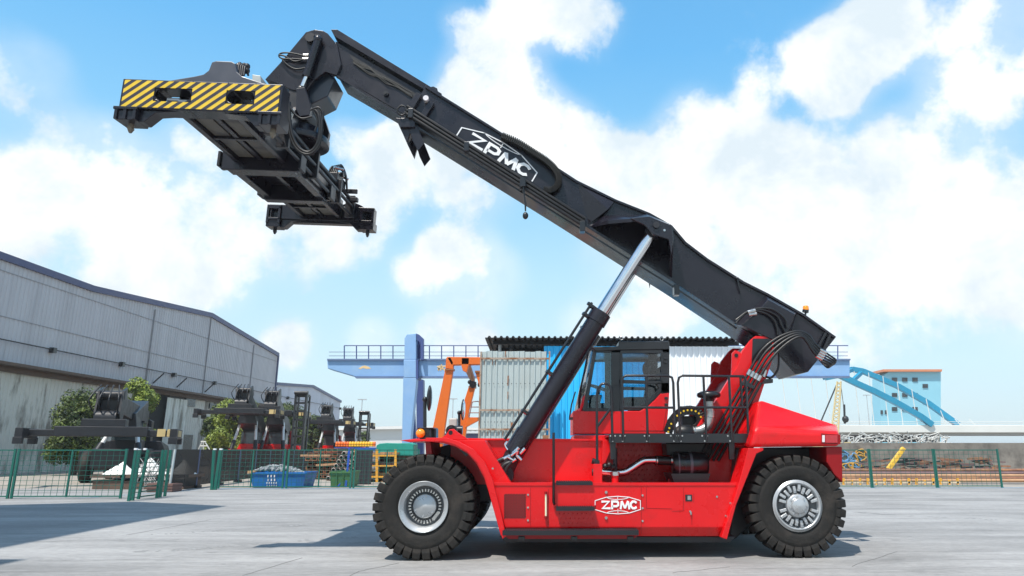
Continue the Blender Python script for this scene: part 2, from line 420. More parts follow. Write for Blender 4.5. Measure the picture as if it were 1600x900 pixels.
front_wheel(FWc.x, 0.0, .50, Rf, False, .0); front_wheel(FWc.x, .60, .50, Rf, False, .3)
front_wheel(FWc.x, mir(.60) - .50, .50, Rf, True, .55); front_wheel(FWc.x, mir(0) - .50, .50, Rf, True, .8)
def rear_wheel(x, y0, w, r, flip, off):
    z = r * .985
    ob = make_tyre((x, y0, z), w, r, 30, off).build('rear_wheel', TYRE, RS, bevel=.006, origin=(x, y0 + w / 2, z), seg=1)
    cc = (x, y0 if not flip else y0 + w, z); q = -1 if flip else 1
    prof = [(.02, .50 * r), (.0, .462 * r), (-.012, .455 * r), (-.012, .438 * r), (.03, .42 * r), (.05, .40 * r)]
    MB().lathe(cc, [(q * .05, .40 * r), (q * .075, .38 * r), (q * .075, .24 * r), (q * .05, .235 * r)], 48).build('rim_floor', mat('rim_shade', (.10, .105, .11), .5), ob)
    MB().lathe(cc, [(q * a, b) for a, b in prof], 64).build('rim', SILV, ob)
    h = MB().lathe(cc, [(q * .055, .24 * r), (q * .01, .225 * r), (-q * .01, .21 * r), (-q * .015, .155 * r), (-q * .06, .14 * r), (-q * .07, .13 * r), (-q * .085, .0001)], 48)
    for k in range(8):
        t = 2 * math.pi * k / 8 + .1; p = Vector((cc[0] + .17 * r * math.cos(t), cc[1], cc[2] + .17 * r * math.sin(t)))
        h.cyl(p, p + Vector((0, -q * .03, 0)), .02, 8)
    h.build('hub', SILV, ob, bevel=.004, seg=1)
    bl = MB(); rnd = random.Random(5)
    for k in range(22):
        if k % 11 == 5: continue
        t = 2 * math.pi * (k + .5) / 22 + R(90); rad = (.31 + (.035 if k % 2 else 0)) * r
        p = Vector((cc[0] + rad * math.cos(t), cc[1] + q * .04, cc[2] + rad * math.sin(t)))
        dr = Vector((math.cos(t), 0, math.sin(t)))
        bl.bar(p - dr * .05, p + dr * .055, .044, .09, up=(0, 1, 0))
        bl.cyl(p, p + Vector((0, -q * .055, 0)), .022, 8)
        bl.cyl(p + dr * .04, p + dr * .04 + Vector((0, -q * .04, 0)), .016, 8)
    bl.build('wheel_bolts', SILV, ob, bevel=.004, seg=1)
    return ob
rear_wheel(RWc.x, .15, .50, Rr_, False, .2); rear_wheel(RWc.x, mir(.15) - .50, .50, Rr_, True, .6)
# axles
MB().cyl((FWc.x, .3, Rf), (FWc.x, mir(.3), Rf), .22).lathe((FWc.x, YC - .4, Rf), [(0, .2), (.1, .38), (.7, .38), (.8, .2)], 24).build('front_axle', NAVYM, RS)
MB().cyl((RWc.x, .5, Rr_), (RWc.x, mir(.5), Rr_), .16).box(RWc.x - .2, RWc.x + .2, .9, mir(.9), Rr_ - .22, Rr_ + .22).build('rear_axle', NAVYM, RS, bevel=.02)

# ---------- chassis
YW = 1.15
ch = MB()
ch.px([(704, 687), (951, 689), (930, 757), (930, 842), (790, 842), (768, 757), (704, 757)], YW, mir(YW))
ch.px([(930, 757), (1172, 757), (1140, 842), (930, 842)], 1.0, mir(1.0))
ch.px([(930, 688), (1178, 688), (1178, 757), (930, 757)], 1.92, mir(1.92))
cho = ch.build('chassis', RED, RS, bevel=.008)
# dimpled anti-slip panel of the engine bay
dm = MB()
for j in range(8):
    for i in range(26):
        c = P(958 + i * 8.2 + (4 if j % 2 else 0), 696 + j * 7.6, 1.912)
        dm.sphere((c.x, 1.918, c.z), .016, 8, 4)
dm.build('dimples', RED, cho)
MB().px([(708, 684.5), (957, 686), (957, 689), (708, 688)], YW - .05, mir(YW - .05)).build('deck_plate', RED, RS, bevel=.004)
MB().px([(680, 700), (720, 690), (762, 757), (768, 782), (700, 790)], 1.25, mir(1.25)).build('front_frame', NAVYM, RS, bevel=.02)
MB().px([(1150, 700), (1300, 700), (1300, 755), (1270, 790), (1200, 790), (1150, 842), (1140, 842)], .95, mir(.95)).build('rear_frame', NAVYM, RS, bevel=.02)
MB().px([(780, 838), (1150, 838), (1140, 848), (790, 848)], .35, mir(.35)).build('belly_plate', NAVYM, RS, bevel=.01)

# ---------- front fender
def strip(pts, y0, y1, th=.03):
    """curved plate following pixel points on plane y0"""
    q = [Vector((x, 0, z)) for x, z in XZ(pts, y0)]
    o = []; n_ = []
    for i, p in enumerate(q):
        d = (q[min(i + 1, len(q) - 1)] - q[max(i - 1, 0)]).normalized(); n_.append(Vector((d.z, 0, -d.x)))
    A = q + [p + n_[i] * th for i, p in reversed(list(enumerate(q)))]
    return [(p.x, p.z) for p in A]
fpts = [(640, 687), (665, 686), (694, 689), (712, 694), (732, 705), (748, 723), (760, 745), (767, 768), (776, 800), (786, 836)]
fe = MB()
poly = strip(fpts, -.02, 1.1, .035); fe.prism(poly, -.02, 1.15)
feo = fe.build('front_fender', RED, RS, bevel=.006)
lip = [(665, 684), (697, 684), (717, 690), (739, 702), (757, 722), (769, 748), (776, 775), (783, 803), (791, 838), (785, 842), (776, 808), (765, 768), (758, 745), (746, 723), (730, 706), (711, 695), (693, 690), (665, 690)]
MB().px(lip, -.035, .05).build('fender_lip', RED, feo, bevel=.006)
MB().px([(716, 701), (728, 713), (748, 701), (752, 694), (716, 694)], .45, .50).build('fender_bracket', BLKP, feo)
# side skirt between fender and cylinder
MB().px([(694, 688), (757, 688), (800, 757), (771, 757), (757, 731), (739, 711), (712, 697)], .42, 1.2).build('fender_side', RED, RS, bevel=.005)
MB().px([(664, 686), (672, 686), (675, 712), (666, 716)], .10, 1.15).build('front_bulkhead', REDD, RS)
MB().px([(625, 688), (664, 684), (700, 686), (664, 690), (640, 691)], .3, mir(.3)).build('front_deck', RED, RS, bevel=.004)
for y in (.45, mir(.6)):
    lg = MB(); c = P(707, 676, y); a = XZ([(686, 687), (697, 679), (702, 671), (709, 670), (716, 676), (733, 687)], y)
    lg.prism(a, y, y + .05); o = lg.build('lifting_lug', RED, RS, bevel=.005)
    MB().cyl((c.x - .03, y - .004, c.z + .0), (c.x - .03, y + .054, c.z), .035, 16).build('lug_hole', BLK, o)

# ---------- lower side box
YB = .15
bx = MB()
zt = P(900, 757, YB).z; zk = P(900, 824, YB).z; zb = P(900, 838, YB + .1).z
top = XZ([(770, 757), (1155, 757)], YB); kn = XZ([(789, 824), (1134, 824)], YB); bo = XZ([(793, 838), (1129, 838)], YB + .1)
v = []
for (pp, y) in ((top, YB), (kn, YB), (bo, YB + .11)):
    v += [(pp[0][0], y, pp[0][1]), (pp[1][0], y, pp[1][1])]
for (pp, y) in ((top, YW + .06), (kn, YW + .06), (bo, YW + .06)):
    v += [(pp[0][0], y, pp[0][1]), (pp[1][0], y, pp[1][1])]
bx.add(v, [(0, 2, 3, 1), (2, 4, 5, 3), (0, 1, 7, 6), (4, 10, 11, 5), (6, 7, 9, 8), (8, 9, 11, 10), (0, 6, 8, 2), (2, 8, 10, 4), (1, 3, 9, 7), (3, 5, 11, 9)])
sb = bx.build('side_box', RED, RS, bevel=.012)
f = MB()
f.px([(770, 754), (1156, 754), (1155, 759), (771, 759)], YB - .012, YB + .01)
f.build('top_edge', RED, sb, bevel=.003)
# door seams and panels
se = MB()
for a, b in (((829, 762), (829, 822)), ((1002, 760), (1002, 834)), ((857, 764), (857, 822)), ((1010, 762), (1010, 794)), ((1068, 762), (1068, 798)), ((1010, 794), (1050, 795)), ((1068, 798), (1050, 799)), ((1081, 800), (1081, 820)), ((1084, 771), (1084, 785))):
    A = P(*a, YB - .0015); B = P(*b, YB - .0015); se.bar(A, B, .006, .006)
se.build('panel_seams', REDD, sb)
gr = MB()
for i in range(8):
    for j in range(9):
        c = P(789.5 + i * 4.3, 773.5 + j * 4.3, YB - .004); d = Vector((.017, 0, .017))
        gr.bar(Vector((c.x, YB - .003, c.z)) - d, Vector((c.x, YB - .003, c.z)) + d, .017, .006, up=(0, 1, 0))
gr.build('grille', BLK, sb)
sg = MB(); A, B = P(853, 770, YB), P(853, 808, YB); sg.tube([(A.x, YB - .03, A.z), (B.x, YB - .03, B.z)], .016, 10); sgo = sg.build('sight_gauge', mat('gauge_glass', (.75, .72, .5), .25), sb)
sg = MB()
for q in (A, B): sg.cyl((A.x, YB - .035, q.z - .02), (A.x, YB - .035, q.z + .02), .024, 10); sg.cyl((A.x, YB - .03, q.z), (A.x, YB + .01, q.z), .018, 10)
sg.build('gauge_fitting', REDD, sgo)
bo_ = MB()
for (x, y) in ((825, 773), (825, 793), (825, 813), (1004, 774), (1004, 794), (1004, 814), (1141, 786), (1134, 806), (1120, 776), (1078, 799), (770, 732)):
    c = P(x, y, YB); bo_.cyl((c.x, YB - .012, c.z), (c.x, YB + .01, c.z), .016, 8)
bo_.build('bolt_heads', STEEL, sb)
for (x, y) in ((947, 769), (947, 809)):
    c = P(x, y, YB); MB().cyl((c.x, YB - .02, c.z), (c.x, YB + .01, c.z), .024, 6).cyl((c.x, YB - .03, c.z), (c.x, YB, c.z), .012, 8).build('drain_plug', STEEL, sb)
c = P(1076, 778, YB); MB().box(c.x - .055, c.x + .055, YB - .006, YB + .01, c.z - .05, c.z + .05).build('latch_plate', BLKP, sb)
MB().box(c.x - .02, c.x + .035, YB - .014, YB - .004, c.z - .03, c.z + .035).build('latch', STEEL, sb, bevel=.004)
c = P(1079, 801, YB); MB().box(c.x - .012, c.x + .012, YB - .03, YB, c.z - .03, c.z + .02).build('door_catch', STEEL, sb, bevel=.004)
# crest on the side box
o0 = P(930, 803, YB - .002); o1 = P(1001, 803, YB - .002); sc = (o1.x - o0.x) / 3
hz = P(930, 775.5, YB).z - o0.z
emo, em = emblem('crest', lambda u, v_, w_: (o0.x + u * sc, YB - .003 - .004 * w_, o0.z + v_ * hz), sb, WHITE)
em.build('crest_lettering', WHITE, sb)
# steps
def step(x0, x1, y, h, y0, y1, nm='step'):
    A = P(x0, y, y0); B = P(x1, y, y0); t = h / 101
    m = MB().box(A.x, B.x, y0, y1, A.z - t, A.z)
    n_ = int((B.x - A.x) / .035)
    for k in range(n_):
        xx = A.x + .02 + k * .035
        for yy in [y0 + .015 + q * .035 for q in range(int((y1 - y0 - .02) / .035) + 1)]:
            m.box(xx, xx + .012, yy, yy + .018, A.z - .004, A.z + .008)
        m.box(xx, xx + .015, y0 - .006, y0 + .01, A.z - t * .6, A.z + .006)
    return m.build(nm, NAVYM, RS)
step(785, 998, 829, 7, -.12, YB + .03, 'running_board')
MB().px([(786, 836), (998, 836), (990, 842), (795, 842)], -.02, YB + .1).build('board_support', REDD, RS)
for x in (815, 897, 985): c = P(x, 841, -.02); MB().box(c.x - .05, c.x + .05, -.04, .3, c.z - .03, c.z + .03).build('board_bracket', BLKP, RS, bevel=.01)
step(869, 929, 792, 6, -.02, YB + .03); step(869, 926, 753, 5, .10, .55)
ds = MB()
for j in range(3):
    for i in range(8):
        c = P(874 + i * 7 + (3 if j % 2 else 0), 803 + j * 7, YB); ds.sphere((c.x, YB, c.z), .011, 8, 4)
ds.build('dimples', RED, sb)

# ---------- rear fender strut
st = MB(); st.px([(1169, 700), (1193, 700), (1193, 704), (1182, 709), (1150, 790), (1136, 843), (1127, 840), (1150, 770), (1160, 735)], .05, .60)
st.build('rear_fender', RED, RS, bevel=.01)
# ---------- counterweight
def sect(y_mid, y_bot, y_top):
    return None
cw = MB()
lo = XZ([(1171, 699), (1314, 697)], .10); mi = XZ([(1178, 671), (1314, 675)], .10); tp = XZ([(1186, 625), (1311, 666)], .72)
ys = [.10, .10, .72]
v = []
for (pp, y) in zip((lo, mi, tp), ys): v += [(pp[0][0], y, pp[0][1]), (pp[1][0], y, pp[1][1])]
for (pp, y) in zip((lo, mi, tp), ys): v += [(pp[0][0], mir(y), pp[0][1]), (pp[1][0], mir(y), pp[1][1])]
cw.add(v, [(0, 2, 3, 1), (2, 4, 5, 3), (4, 10, 11, 5), (6, 7, 9, 8), (8, 9, 11, 10), (0, 1, 7, 6), (0, 6, 8, 2), (2, 8, 10, 4), (1, 3, 9, 7), (3, 5, 11, 9)])
cwo = cw.build('counterweight', RED, RS, bevel=.07, seg=4)
MB().px([(1291, 698), (1316, 698), (1317, 754), (1304, 742), (1292, 722)], .16, mir(.16)).build('rear_skirt', REDD, RS, bevel=.015)
a = XZ([(1284, 679), (1312, 679), (1312, 695), (1284, 695)], .085)
MB().prism(XZ([(1283, 677), (1313, 679), (1313, 694), (1283, 694)], .1), .094, .12).build('lamp_recess_shade', REDD, cwo)  # flat plate, the recess's shade is only its darker red
MB().prism(XZ([(1285, 680), (1289, 680), (1289, 691), (1285, 691)], .08), .082, .10).build('tail_lamp', LAMPW, cwo, bevel=.004)
MB().prism(XZ([(1290, 679.5), (1309, 680), (1309, 692), (1290, 692)], .08), .084, .10).build('tail_lamp', LAMPR, cwo, bevel=.004)

# ---------- boom support tower
for (y0, y1, mm) in ((1.18, 1.30, RED), (mir(1.30), mir(1.18), RED)):
    t = MB()
    pts = [(1173, 531), (1180, 525), (1203, 525), (1209, 533), (1209, 556), (1186, 626), (1172, 690), (1172, 760), (1040, 760), (1075, 690), (1107, 640), (1117, 628), (1140, 591), (1152, 572), (1160, 548)]
    t.prism(XZ(pts, 1.18), y0, y1); to = t.build('boom_support', mm, RS, bevel=.01)
    if y0 < 2:
        base_x, base_z = P(1151, 555, y0).x, P(1151, 555, y0).z
        MB().px([(1143, 585), (1144, 552), (1149, 547), (1156, 550), (1162, 556), (1160, 575)], y0 + .03, y1 - .03).build('lifting_eye', mm, to, bevel=.006)
        MB().cyl((base_x, y0 + .02, base_z), (base_x, y1 - .02, base_z), .035, 14).build('eye_hole', BLK, to)
        MB().px([(1176, 529), (1203, 529), (1206, 534), (1206, 545), (1180, 566), (1174, 575)], y0 - .006, y0 + .01).build('pivot_plate', BLKP, to)
    else:
        p_ = XZ([(1143, 585), (1144, 552), (1149, 547), (1156, 550), (1162, 556), (1160, 575)], 1.18); mbx = MB(); mbx.prism(p_, y0 + .03, y1 - .03); mbx.build('lifting_eye', mm, to, bevel=.006)
MB().px([(1150, 590), (1190, 560), (1180, 640), (1165, 700), (1090, 700)], 1.35, mir(1.35)).build('support_web', REDD, RS)  # shade between the tower plates is put into the darker red
c = P(1189, 541, 1.1); MB().cyl((c.x, 1.2, c.z), (c.x, mir(1.2), c.z), .12, 24).build('pivot_pin', NAVYM, RS)

# ---------- boom
Y0, Y1 = 1.57, 2.57
topl = [(665, 133), (760, 192), (875, 264), (901, 281), (962, 311), (1015, 332), (1049, 351), (1071, 377), (1105, 403), (1162, 439), (1200, 458), (1256, 490), (1307, 526)]
bm_ = MB(); bm_.px(topl + [(1263, 581), (1241, 577), (1207, 545), (1151, 507), (1049, 440), (860, 321), (638, 184)], Y0, Y1)
boom = bm_.build('boom', NAVY, RS, bevel=.012)
# root wedge
MB().px([(1207, 545), (1241, 577), (1263, 581), (1250, 584), (1243, 585)], Y0 - .002, Y1 - .0).build('boom_heel', NAVY, boom)
# top and bottom edge flanges
def flange(pts, y0, y1, th):
    q = XZ(pts, y0); m = MB()
    for i in range(len(q) - 1):
        m.bar((q[i][0], (y0 + y1) / 2, q[i][1]), (q[i + 1][0], (y0 + y1) / 2, q[i + 1][1]), y1 - y0, th)
    return m
flange([(x, y + 2) for x, y in topl[:-1]] + [(1305, 527)], Y0 - .05, Y0 + .05, .04).build('top_flange', NAVY, boom)
flange([(1151, 503), (1049, 436), (860, 317), (634, 178)], Y0 - .10, Y0 + .02, .05).build('bottom_flange', NAVY, boom)
flange([(1151, 513), (1049, 446), (860, 328), (640, 191)], Y0 - .06, Y0 + .06, .035).build('guide_rail', BLKP, boom)
t = MB()
for k, (dx, dy) in enumerate(((0, -1), (-2, 4), (-4, 9))):
    A, B = P(636 + dx, 167 + dy, Y0 - .14), P(915 + dx, 343 + dy, Y0 - .14); t.tube([A, B], .036, 10)
pieces(t, 'hydraulic_pipe', BLK, boom)
t = MB()
for (x, y) in ((641, 170), (728, 222), (815, 281), (909, 346), (1056, 445)):
    c = P(x + 1, y + 8, Y0 - .14); t.box(c.x - .05, c.x + .05, Y0 - .19, Y0, c.z - .10, c.z + .10)
pieces(t, 'pipe_clamp', BLKP, boom, bevel=.01)
# facets on the boom side near the lift bracket
MB().add([P(901, 283, Y0 - .004), P(962, 312, Y0 - .004), P(950, 327, Y0 - .15), P(920, 350, Y0 - .004), P(880, 320, Y0 - .004)], [(0, 1, 2), (0, 2, 3), (0, 3, 4)]).build('side_facet', NAVY, boom)
# raised pivot housing at the root
ph = MB(); a = [P(x, y, Y0) for x, y in ((1146, 506), (1173, 486), (1197, 462), (1246, 489), (1236, 520), (1225, 545))]; b = [P(x, y, 1.16) for x, y in ((1158, 508), (1178, 492), (1200, 468), (1242, 491), (1233, 518), (1215, 535))]
ph.loft(a, b); ph.build('pivot_housing', NAVY, boom, bevel=.015)
# lift cylinder bracket, near and far
def bracket(sgn):
    yy = lambda y: y if sgn > 0 else mir(y)
    m = MB()
    def pts(pl, Y): return [Vector((x, yy(Y), z)) for x, z in XZ(pl, Y)]
    hood = [(920, 353), (941, 336), (986, 337), (1010, 334), (1046, 349)]; outer = [(924, 354), (955, 342), (988, 341), (1014, 338), (1049, 352)]
    inn = [(922, 356), (944, 345), (984, 346), (1005, 346), (1046, 354)]
    A = pts(hood, Y0 + .02); Bq = [Vector((q.x, yy(.72), q.z)) for q in pts(outer, .72)]
    A2 = pts([(x, y + 7) for x, y in hood], Y0 + .02); B2 = pts([(x, y + 6) for x, y in outer], .72)
    A[0] = pts([(920, 353)], Y0)[0]; Bq[0] = A[0] + Vector((.05, (-.03) * sgn, 0)); B2[0] = Bq[0] - Vector((0, 0, .05))
    Bq[1] = pts([(950, 344)], 1.1)[0]; B2[1] = pts([(950, 350)], 1.1)[0]
    n = len(A)
    v = A + Bq + B2 + A2; fs = []
    for i in range(n - 1):
        for r_ in range(4):
            r2 = (r_ + 1) % 4; fs.append((r_ * n + i, r_ * n + i + 1, r2 * n + i + 1, r2 * n + i))
    m.add(v, fs + [(0, n, 2 * n, 3 * n), (n - 1, 2 * n - 1, 3 * n - 1, 4 * n - 1)])
    cheek = [(985, 341), (1013, 338), (1050, 352), (1052, 374), (1049, 398), (1045, 374), (1020, 366), (1008, 352)]
    for Y in (.66, 1.10):
        q = XZ(cheek, Y); m.prism(q, yy(Y), yy(Y + .06))
    q = XZ([(1045, 370), (1051, 372), (1050, 438), (1046, 435)], .9)
    qa = XZ([(1043, 356), (1051, 354), (1050, 440), (1046, 437)], Y0); qb = XZ([(1046, 356), (1052, 354), (1052, 378), (1049, 376)], .70)
    m.loft([Vector((x, yy(Y0), z)) for x, z in qa], [Vector((x, yy(.70), z)) for x, z in qb])
    o = m.build('lift_bracket', NAVY, boom, bevel=.008)
    c = P(1025, 352, .66); MB().cyl((c.x, yy(.62), c.z), (c.x, yy(1.2), c.z), .06, 20).build('bracket_pin', NAVYM, o)
    c2 = P(1038, 360, .66); MB().cyl((c2.x, yy(.645), c2.z), (c2.x, yy(.67), c2.z), .022, 10).build('grease_nipple', STEEL, o)
    bb = MB()
    for k in range(6):
        t_ = k * math.pi / 3; bb.cyl((c.x + .09 * math.cos(t_), yy(.65), c.z + .09 * math.sin(t_)), (c.x + .09 * math.cos(t_), yy(.67), c.z + .09 * math.sin(t_)), .014, 8)
    bb.build('bolt_heads', BLKP, o)
bracket(1); bracket(-1)
# lifting ring, hook and rod, vents on the boom side
c = P(817, 288, Y0 - .2); t = MB(); t.tube([P(817, 288, 1.36), P(819, 305, 1.36), P(821, 318, 1.36), P(821, 330, 1.36)], [.03, .014, .02, .014], 8)
t.sphere(P(821, 337, 1.36), .055, 10, 8, (1, 1, 1.3)); t.box(c.x - .05, c.x + .05, 1.3, 1.55, c.z - .06, c.z + .12); t.build('hanging_hook', BLKP, boom)
t = MB(); t.tube([P(1152, 434, Y0 - .05), P(1154, 446, Y0 - .06), P(1157, 458, Y0 - .04)], .016, 8); t.sphere(P(1152, 435, Y0 - .05), .03, 8, 6); t.build('side_hook', BLKP, boom)
# top eye on the boom
q = XZ([(668, 137), (677, 135), (683, 138), (686, 148), (672, 141)], Y0 + .2); MB().prism(q, Y0 + .2, Y0 + .26).build('top_eye', NAVY, boom)
# crest on the boom, half globe
a0 = P(711, 216, Y0 - .004); au = (P(829, 287, Y0 - .004) - a0) / 3; av = P(728.5, 188.5, Y0 - .004) - a0
emo, em = emblem('crest', lambda u, v_, w_: a0 + au * u + av * v_ + Vector((0, -.004 * w_ - .002, 0)), boom, WHITE, True)
em.build('crest_lettering', WHITE, boom)
# drag chain on the boom
dc = spline([P(x, y, Y0 - .09) for x, y in ((784, 213), (808, 223), (832, 238), (852, 251), (866, 264), (873, 278), (871, 290), (862, 298), (849, 297))], 9)
t = MB()
for i in range(len(dc) - 1):
    a, b = dc[i], dc[i + 1]; d = (b - a)
    t.bar(a + d * .06, b - d * .06, .10, .075)
    t.bar(a + d * .25, b - d * .25, .16, .125)
t.build('drag_chain', mat('chain_plastic', (.018, .018, .017), .55), boom, bevel=.004, seg=1)
# inner boom
Yi0, Yi1 = 1.67, 2.47
ib = MB(); ib.px([(524, 64), (700, 168), (720, 230), (700, 221), (640, 184), (527, 118)], Yi0, Yi1)
inner = ib.build('inner_boom', NAVY, RS, bevel=.01)
tpb = MB(); q = XZ([(517, 46), (527, 46), (690, 146), (690, 156), (522, 56)], Yi0 - .08); tpb.prism(q, Yi0 - .08, Yi1 + .08); tpb.build('top_cover', NAVY, inner, bevel=.006)
flange([(525, 117), (640, 189)], Yi0 - .05, Yi0 + .05, .04).build('bottom_flange', NAVY, inner)
# slot's dark inside painted as a black plate, tangled hoses over it
t = MB(); t.px([(545, 84), (650, 146), (655, 158), (560, 108)], Yi0 - .004, Yi0 + .02); t.build('hose_slot_dark', BLK, inner)
rnd = random.Random(3); t = MB()
for k in range(5):
    pts = [P(552 + i * 13 + rnd.uniform(-2, 2), 92 + i * 7.6 + k * 1.6 + rnd.uniform(-1.5, 2.5), Yi0 - .03) for i in range(8)]
    t.tube(spline(pts, 4), .008, 6)
pieces(t, 'slot_hose', mat('grey_hose', (.035, .035, .032), .5), inner)
t = MB()
for (x, y) in ((603, 146), (666, 155)):
    c = P(x, y, Yi0 - .03); t.cyl((c.x, Yi0 - .05, c.z), (c.x, Yi0 + .02, c.z), .055, 16); t.cyl((c.x, Yi0 - .07, c.z), (c.x, Yi0 + .02, c.z), .03, 12)
pieces(t, 'side_port', BLKP, inner)
c = P(666, 155, Y0 - .1)
t = MB(); t.cyl((c.x, Y0 - .16, c.z), (c.x, Y0 - .02, c.z), .055, 14); t.build('work_lamp', LAMPW, boom, bevel=.01)
t = MB(); 
for a, b in (((655, 147), (640, 172)), ((675, 160), (660, 184))): t.bar(P(*a, Y0 - .06), P(*b, Y0 - .06), .07, .12)
pieces(t, 'collar_post', NAVY, boom, bevel=.01)
t = MB()
for dy in (0, .8):
    t.prism(XZ([(618, 184), (646, 186), (650, 200), (641, 206), (636, 223), (625, 200)], Y0 - .05), Y0 - .05 + dy, Y0 + .02 + dy); t.prism(XZ([(640, 203), (652, 196), (663, 224), (653, 236), (645, 220)], Y0 - .07), Y0 - .07 + dy, Y0 - .055 + dy)
t.box(P(627, 178, 1.5).x, P(650, 178, 1.5).x, Y0 - .12, Y0 + .6, P(627, 200, 1.5).z, P(627, 186, 1.5).z)
t.build('stop_bracket', NAVY, boom, bevel=.008)
t = MB(); t.tube(spline([P(x, y, Y0 - .16) for x, y in ((621, 170), (627, 165), (634, 168), (634, 176), (627, 180), (621, 175), (621, 170))], 4), .018, 8); t.build('hose_loop', BLK, boom)

# ---------- boom head
head = MB()
for (y0, y1) in ((1.60, 1.68), (2.46, 2.54)):
    head.px([(478, 50), (492, 46), (505, 48), (512, 52), (527, 70), (533, 100), (526, 118), (508, 112), (492, 124), (478, 142), (458, 141), (436, 132), (414, 124), (440, 96), (458, 74)], y0, y1)
head.px([(436, 100), (472, 58), (480, 50), (487, 47), (492, 50), (478, 70), (443, 106), (420, 126), (414, 124)], 1.68, 2.46)
ho = head.build('boom_head', NAVY, inner, bevel=.01)
MB().px([(508, 110), (524, 122), (512, 150), (492, 160), (476, 168), (470, 150), (486, 130)], 1.75, 2.4).build('head_link', mat('blue_black_paint', (.012, .02, .035), .35, 0, .15, 3, coat=.4), RS, bevel=.02)
t = MB()
for (x, y, r) in ((485, 59, .10), (496, 59, .07)):
    c = P(x, y, 1.55); t.cyl((c.x, 1.52, c.z), (c.x, 2.6, c.z), r, 20)
t.build('head_pins', NAVYM, ho, bevel=.01)
# tilt cylinders
for y in (1.50, mir(1.50)):
    ct = P(497, 62, 1.50); cb = P(479, 118, 1.50); ce = P(470, 140, 1.50)
    for q in (ct, cb, ce): q.y = y
    o = MB().cyl(ct, cb, .075, 18).cyl(cb - (cb - ct) * .04, cb + (cb - ct) * .03, .085, 18).sphere(ct, .09).build('tilt_cylinder', NAVY, RS)
    MB().cyl(cb, ce, .042, 14).build('piston_rod', CHROME, o)
    MB().sphere(ce, .085).build('rod_eye', NAVYM, o)
t = MB()
for pl in (((478, 88), (455, 83), (440, 83), (436, 88), (445, 92), (477, 92)), ((477, 92), (460, 96), (446, 88), (437, 86)), ((478, 106), (462, 108), (450, 102), (441, 93))):
    t.tube(spline([P(x, y, 1.54) for x, y in pl], 6), .017, 8)
pieces(t, 'head_hose', BLK, ho)
t = MB(); t.cyl(P(474, 86, 1.53), P(482, 86, 1.53), .028, 8); t.cyl(P(473, 92, 1.53), P(482, 92, 1.53), .028, 8); t.build('hose_fittings', STEEL, ho)

# ---------- spreader
SC = P(425, 192, -.88); SA = P(210, 186, -.88); SF1 = P(436, 350, 5.52); SF2 = P(578, 356, 5.52)
NL, NR, FL, FR = SA, SC, SF1, SF2
EX = ((NR - NL).normalized() + (FR - FL).normalized()).normalized()
EY = (((FL + FR) / 2) - ((NL + NR) / 2)); SLEN = EY.length; EY.normalize(); EY = (EY - EX * EY.dot(EX)).normalized(); EZ = EX.cross(EY).normalized()
SO = (NL + NR) / 2                      # near end, twistlock level
SW = 2.30
def S(u, v_, w_): return SO + EX * u + EY * v_ + EZ * w_       # u across, v along (away), w up
def sbox(m, u0, u1, v0, v1, w0, w1):
    A = [S(u0, v0, w0), S(u1, v0, w0), S(u1, v0, w1), S(u0, v0, w1)]; return m.loft(A, [p + EY * (v1 - v0) for p in A])
def sprism(m, uw, v0, v1):
    A = [S(u, v0, w_) for u, w_ in uw]; return m.loft(A, [p + EY * (v1 - v0) for p in A])
SPR = MB(); vm = SLEN / 2; FV0, FV1 = 2.45, 4.5
sbox(SPR, -.62, .62, FV0, FV1, .34, .42); sbox(SPR, -.66, -.50, FV0, FV1, .06, .72); sbox(SPR, .50, .66, FV0, FV1, .06, .72)
sbox(SPR, -.64, .64, FV0 - .03, FV0 + .25, .0, .60); sbox(SPR, -.64, .64, FV1 - .20, FV1 + .03, .0, .60); sbox(SPR, -.05, .05, FV0, FV1, .20, .36)
sbox(SPR, -.74, .74, FV0 - .10, FV0 - .01, .0, .42); sbox(SPR, -.72, .72, FV1 + .01, FV1 + .1, .10, .44)
spo = SPR.build('spreader_frame', NAVY, RS, bevel=.012)
t = MB(); sbox(t, -.80, -.745, FV0 - .15, FV0 + .15, .05, .35); sbox(t, .745, .80, FV0 - .15, FV0 + .15, .05, .35); sbox(t, -.80, -.725, FV1 - .2, FV1 + .15, .1, .4); sbox(t, .725, .80, FV1 - .2, FV1 + .15, .1, .4); pieces(t, 'wear_block', NAVYM, spo, bevel=.01)
for (v0, v1, nm) in ((.12, FV0 - .11, 0), (FV1 + .11, SLEN - .12, 1)):
    t = MB(); sbox(t, -.48, .48, v0, v1, .26, .58); sbox(t, -.50, -.40, v0, v1, .16, .62); sbox(t, .40, .50, v0, v1, .16, .62); sbox(t, -.03, .06, v0, v1, .2, .3); sbox(t, -.46, .46, (v0 + v1) / 2, (v0 + v1) / 2 + .07, .18, .3)
    t.build('telescopic_beam', NAVY, RS, bevel=.01)
    t = MB()
    for uu in (-.24, .22): sbox(t, uu - .14, uu + .14, v0 + .15, v1 - .05, .235, .262)
    pieces(t, 'underside_panel', mat('worn_grey_panel', (.10, .095, .075), .5, 0, .3, 3, second=(.05, .05, .05)), RS)
